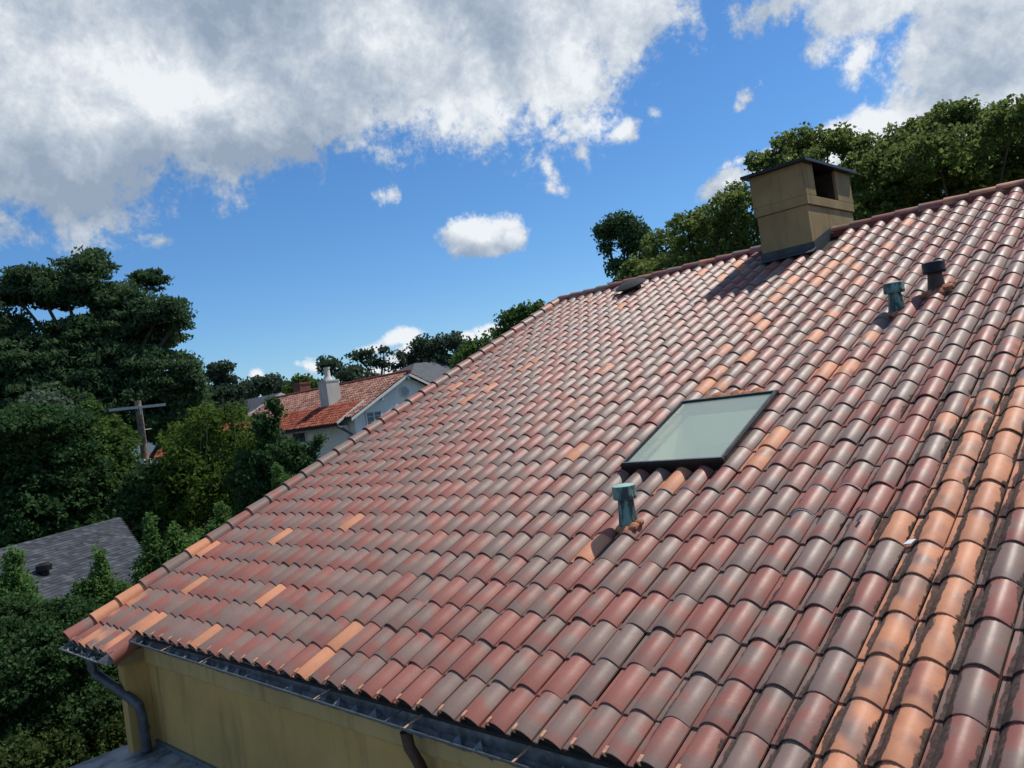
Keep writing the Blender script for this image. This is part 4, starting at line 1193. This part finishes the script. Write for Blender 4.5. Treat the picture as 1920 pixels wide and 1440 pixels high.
tree('dark_shrub_tree', 'dark leafy tree before the white house with one branch reaching across its wall', 'tree', foot(520, 930, 31),
     [pb(520, 860, 31, 50, 50), pb(500, 800, 31, 26, 30), pb(515, 765, 31, 14, 22), pb(550, 870, 31, 40, 40), pb(580, 850, 31, 12, 14), pb(592, 832, 31, 8, 7), pb(600, 825, 31, 5, 5), pb(540, 920, 31, 50, 30), pb(470, 900, 31, 40, 50), pb(505, 960, 31, 60, 40), pb(565, 895, 31, 22, 20)],
     F_['dark'], .10, 1.2, .25, rsub=.30, subd=.9)
# fresh light shrubs between the roofs
for lab, bl, dd_ in [
    ('slender fresh green shrub rising left of the roof edge, tallest spike of its kind', [(283, 1000, 8, 45), (285, 1040, 16, 30), (278, 1075, 28, 25)], 17),
    ('fresh green bushy shrub beside the tall spike near the roof edge', [(330, 1010, 14, 25), (315, 1040, 24, 24), (350, 1030, 20, 18), (330, 1060, 34, 20)], 17),
    ('fresh green shrub in the gap where roof edge meets dark trees', [(418, 965, 12, 18), (410, 990, 24, 16), (375, 1010, 22, 14)], 19),
    ('fresh green shrub against the shingle roof with a pointed top', [(188, 1060, 10, 30), (190, 1100, 24, 28), (155, 1115, 16, 22), (185, 1145, 48, 30), (225, 1120, 26, 25), (120, 1150, 26, 20), (140, 1190, 50, 30), (90, 1160, 30, 24)], 17.5),
    ('tall pale conical shrub at the left edge below the shingle roof', [(25, 1070, 14, 40), (25, 1120, 30, 40), (30, 1180, 50, 50), (85, 1190, 40, 40), (10, 1240, 60, 50), (70, 1250, 60, 40), (20, 1300, 70, 40)], 17),
    ('pale spiky bush low before the white house wall', [(520, 885, 10, 16), (560, 905, 22, 14), (530, 905, 18, 14)], 27)]:
    tree('garden_shrub', lab, 'shrub', foot(bl[-1][0], bl[-1][1], dd_), [pb(x, y, dd_, rx, ry) for x, y, rx, ry in bl], F_['bright'], .040, .95, .05, 'fresh green shrubs beyond the gable', rsub=.13, subd=1.1, long=2.2, squash=1.3, shell=.3)
tree('dark_bush', 'large dark bush under the corner gutter at lower left', 'bush', foot(90, 1300, 15.6),
     [pb(100, 1215, 15.6, 70, 50), pb(40, 1270, 15.6, 90, 60), pb(150, 1270, 16, 60, 50), pb(205, 1290, 16.4, 45, 50), pb(20, 1330, 15.6, 80, 50), pb(130, 1160, 16, 45, 35), pb(110, 1330, 15.6, 80, 40), pb(0, 1180, 16, 60, 50)],
     F_['dark'], .05, 1.25, .10, rsub=.24, squash=.7)
hd = tree('clipped_hedge', 'long hedge with sunlit top running along the bottom left', 'hedge', foot(140, 1440, 15),
     [pb(245, 1345, 16.5, 45, 22), pb(190, 1368, 16, 50, 25), pb(130, 1388, 15.4, 50, 25), pb(70, 1410, 14.8, 55, 28), pb(5, 1430, 14.2, 50, 28), pb(-60, 1450, 13.8, 50, 28), pb(230, 1400, 16, 50, 40), pb(150, 1440, 15.4, 70, 40), pb(70, 1465, 14.8, 70, 40), pb(210, 1460, 15.2, 60, 30)],
     F_['hedge'], .050, 1.4, .06, rsub=.15, squash=.7)
# right: cypress and the oaks behind the ridge
D = 46
tree('weeping_cypress', 'dark drooping cypress at the left end of the trees behind the ridge', 'tree', foot(1165, 540, D),
     [pb(1165, 425, D, 42, 22), pb(1135, 435, D, 22, 18), pb(1195, 450, D, 40, 30), pb(1140, 462, D, 16, 14), pb(1160, 500, D, 24, 14), pb(1165, 545, D, 26, 22), pb(1205, 505, D, 40, 30)],
     F_['cypress'], .11, 1.0, .25, squash=1.0, droop=.8, long=2.0, rsub=.5)
D = 33
for lab, bl in [
    ('leafy oak tree between the cypress and the stucco chimney', [(1245, 470, 50, 40), (1290, 430, 45, 32), (1330, 415, 40, 32), (1200, 510, 40, 30), (1270, 510, 80, 40), (1340, 500, 80, 50), (1250, 560, 90, 50), (1400, 480, 60, 50), (1370, 400, 42, 45), (1380, 360, 26, 18), (1350, 460, 60, 50)]),
    ('leafy oak tree partly hidden behind the stucco chimney, sky showing through', [(1490, 268, 40, 24), (1550, 270, 50, 26), (1610, 275, 36, 26), (1430, 300, 32, 20), (1640, 310, 55, 34), (1600, 350, 60, 40), (1480, 330, 70, 50), (1650, 370, 60, 40), (1600, 420, 90, 50), (1480, 400, 90, 60)]),
    ('tall leafy oak tree at the upper right corner, highest behind the ridge', [(1750, 235, 45, 30), (1800, 220, 36, 24), (1700, 260, 45, 28), (1850, 250, 50, 36), (1900, 225, 40, 30), (1760, 300, 80, 45), (1870, 310, 70, 45), (1700, 360, 70, 45), (1800, 360, 80, 45), (1900, 350, 80, 50), (1720, 300, 60, 50), (1960, 260, 50, 60)])]:
    tree('oak_tree', lab, 'tree', foot(bl[0][0] + 20, 500, D), [pb(x, y, D + random.uniform(-2, 2), rx, ry) for x, y, rx, ry in bl], F_['oak'], .105, .85, .22, 'oak trees behind the ridge', rsub=.30, squash=.8, flat=.2, subd=.72, shell=.25)
# far tree line
for nm, lab, bl, dd_, mt_ in [
    ('round_tree', 'dense domed dark tree peeping over the rake at mid picture', [(985, 590, 36, 22), (960, 605, 30, 25), (1010, 582, 28, 14), (950, 625, 30, 20)], 70, 'mid'),
    ('broadleaf_tree', 'dark bushy tree left of the domed tree on the skyline', [(800, 650, 32, 22), (840, 645, 30, 20), (870, 655, 26, 20), (820, 680, 50, 24), (775, 670, 20, 20)], 75, 'far'),
    ('broadleaf_tree', 'mid green tree rising just behind the roof edge beside the grey roof', [(890, 660, 26, 22), (870, 680, 26, 20), (912, 645, 20, 18)], 60, 'mid'),
    ('sparse_tree', 'thin open-crowned tree with bare limbs above the red roof', [(690, 665, 22, 10), (700, 680, 22, 12), (665, 668, 18, 9), (720, 660, 12, 12), (722, 680, 9, 12)], 78, 'far'),
    ('sparse_tree', 'thin open tree with a leaning trunk, right of the red roof ridge', [(748, 665, 10, 10), (755, 685, 12, 9), (740, 690, 12, 8)], 80, 'far'),
    ('broadleaf_tree', 'dark tree directly behind the white chimney', [(625, 690, 24, 16), (650, 700, 34, 16), (610, 680, 12, 10), (680, 712, 40, 12)], 76, 'far'),
    ('broadleaf_tree', 'low dark tree in the skyline left of the brick chimney', [(500, 718, 32, 14), (475, 725, 26, 14), (530, 728, 40, 14), (460, 735, 30, 12)], 90, 'far'),
    ('broadleaf_tree', 'smaller skyline tree between the slate gable and white chimney', [(566, 715, 22, 14), (590, 722, 20, 12), (555, 728, 24, 12)], 85, 'mid'),
    ('broadleaf_tree', 'far dark tree low in the gap beside the small conifer', [(440, 735, 24, 14), (395, 760, 40, 20), (450, 755, 30, 14)], 95, 'far')]:
    tree(nm, lab, 'tree', foot(bl[0][0], bl[0][1], dd_), [pb(x, y, dd_, rx, ry) for x, y, rx, ry in bl], F_[mt_], .24, .62 if nm == 'sparse_tree' else 1.0, .3, 'trees along the far skyline', rsub=.75 if nm != 'sparse_tree' else .6, subd=.55 if nm == 'sparse_tree' else .9, squash=.7)
# far-off wooded mass closing the horizon
P, T = [], []
for a in np.arange(-100, 10, 1.1):
    dd_ = random.uniform(120, 150); x = CAM[0] + dd_ * math.sin(RAD(a)); y = CAM[1] + dd_ * math.cos(RAD(a)); h = random.uniform(8.5, 12.5)
    p, tn, _ = cloud_pts((x, y, h * .5), (3.2, 3.2, h * .55), 900, 26, 1.3, .6, .8); P.append(p); T.append(tn)
fo = leaf_mesh('distant_woods', np.concatenate(P), .7, F_['far'], None, np.concatenate(T))
fo.parent = None; tag(fo, 'dark band of distant trees along the horizon', 'trees', kind='stuff')
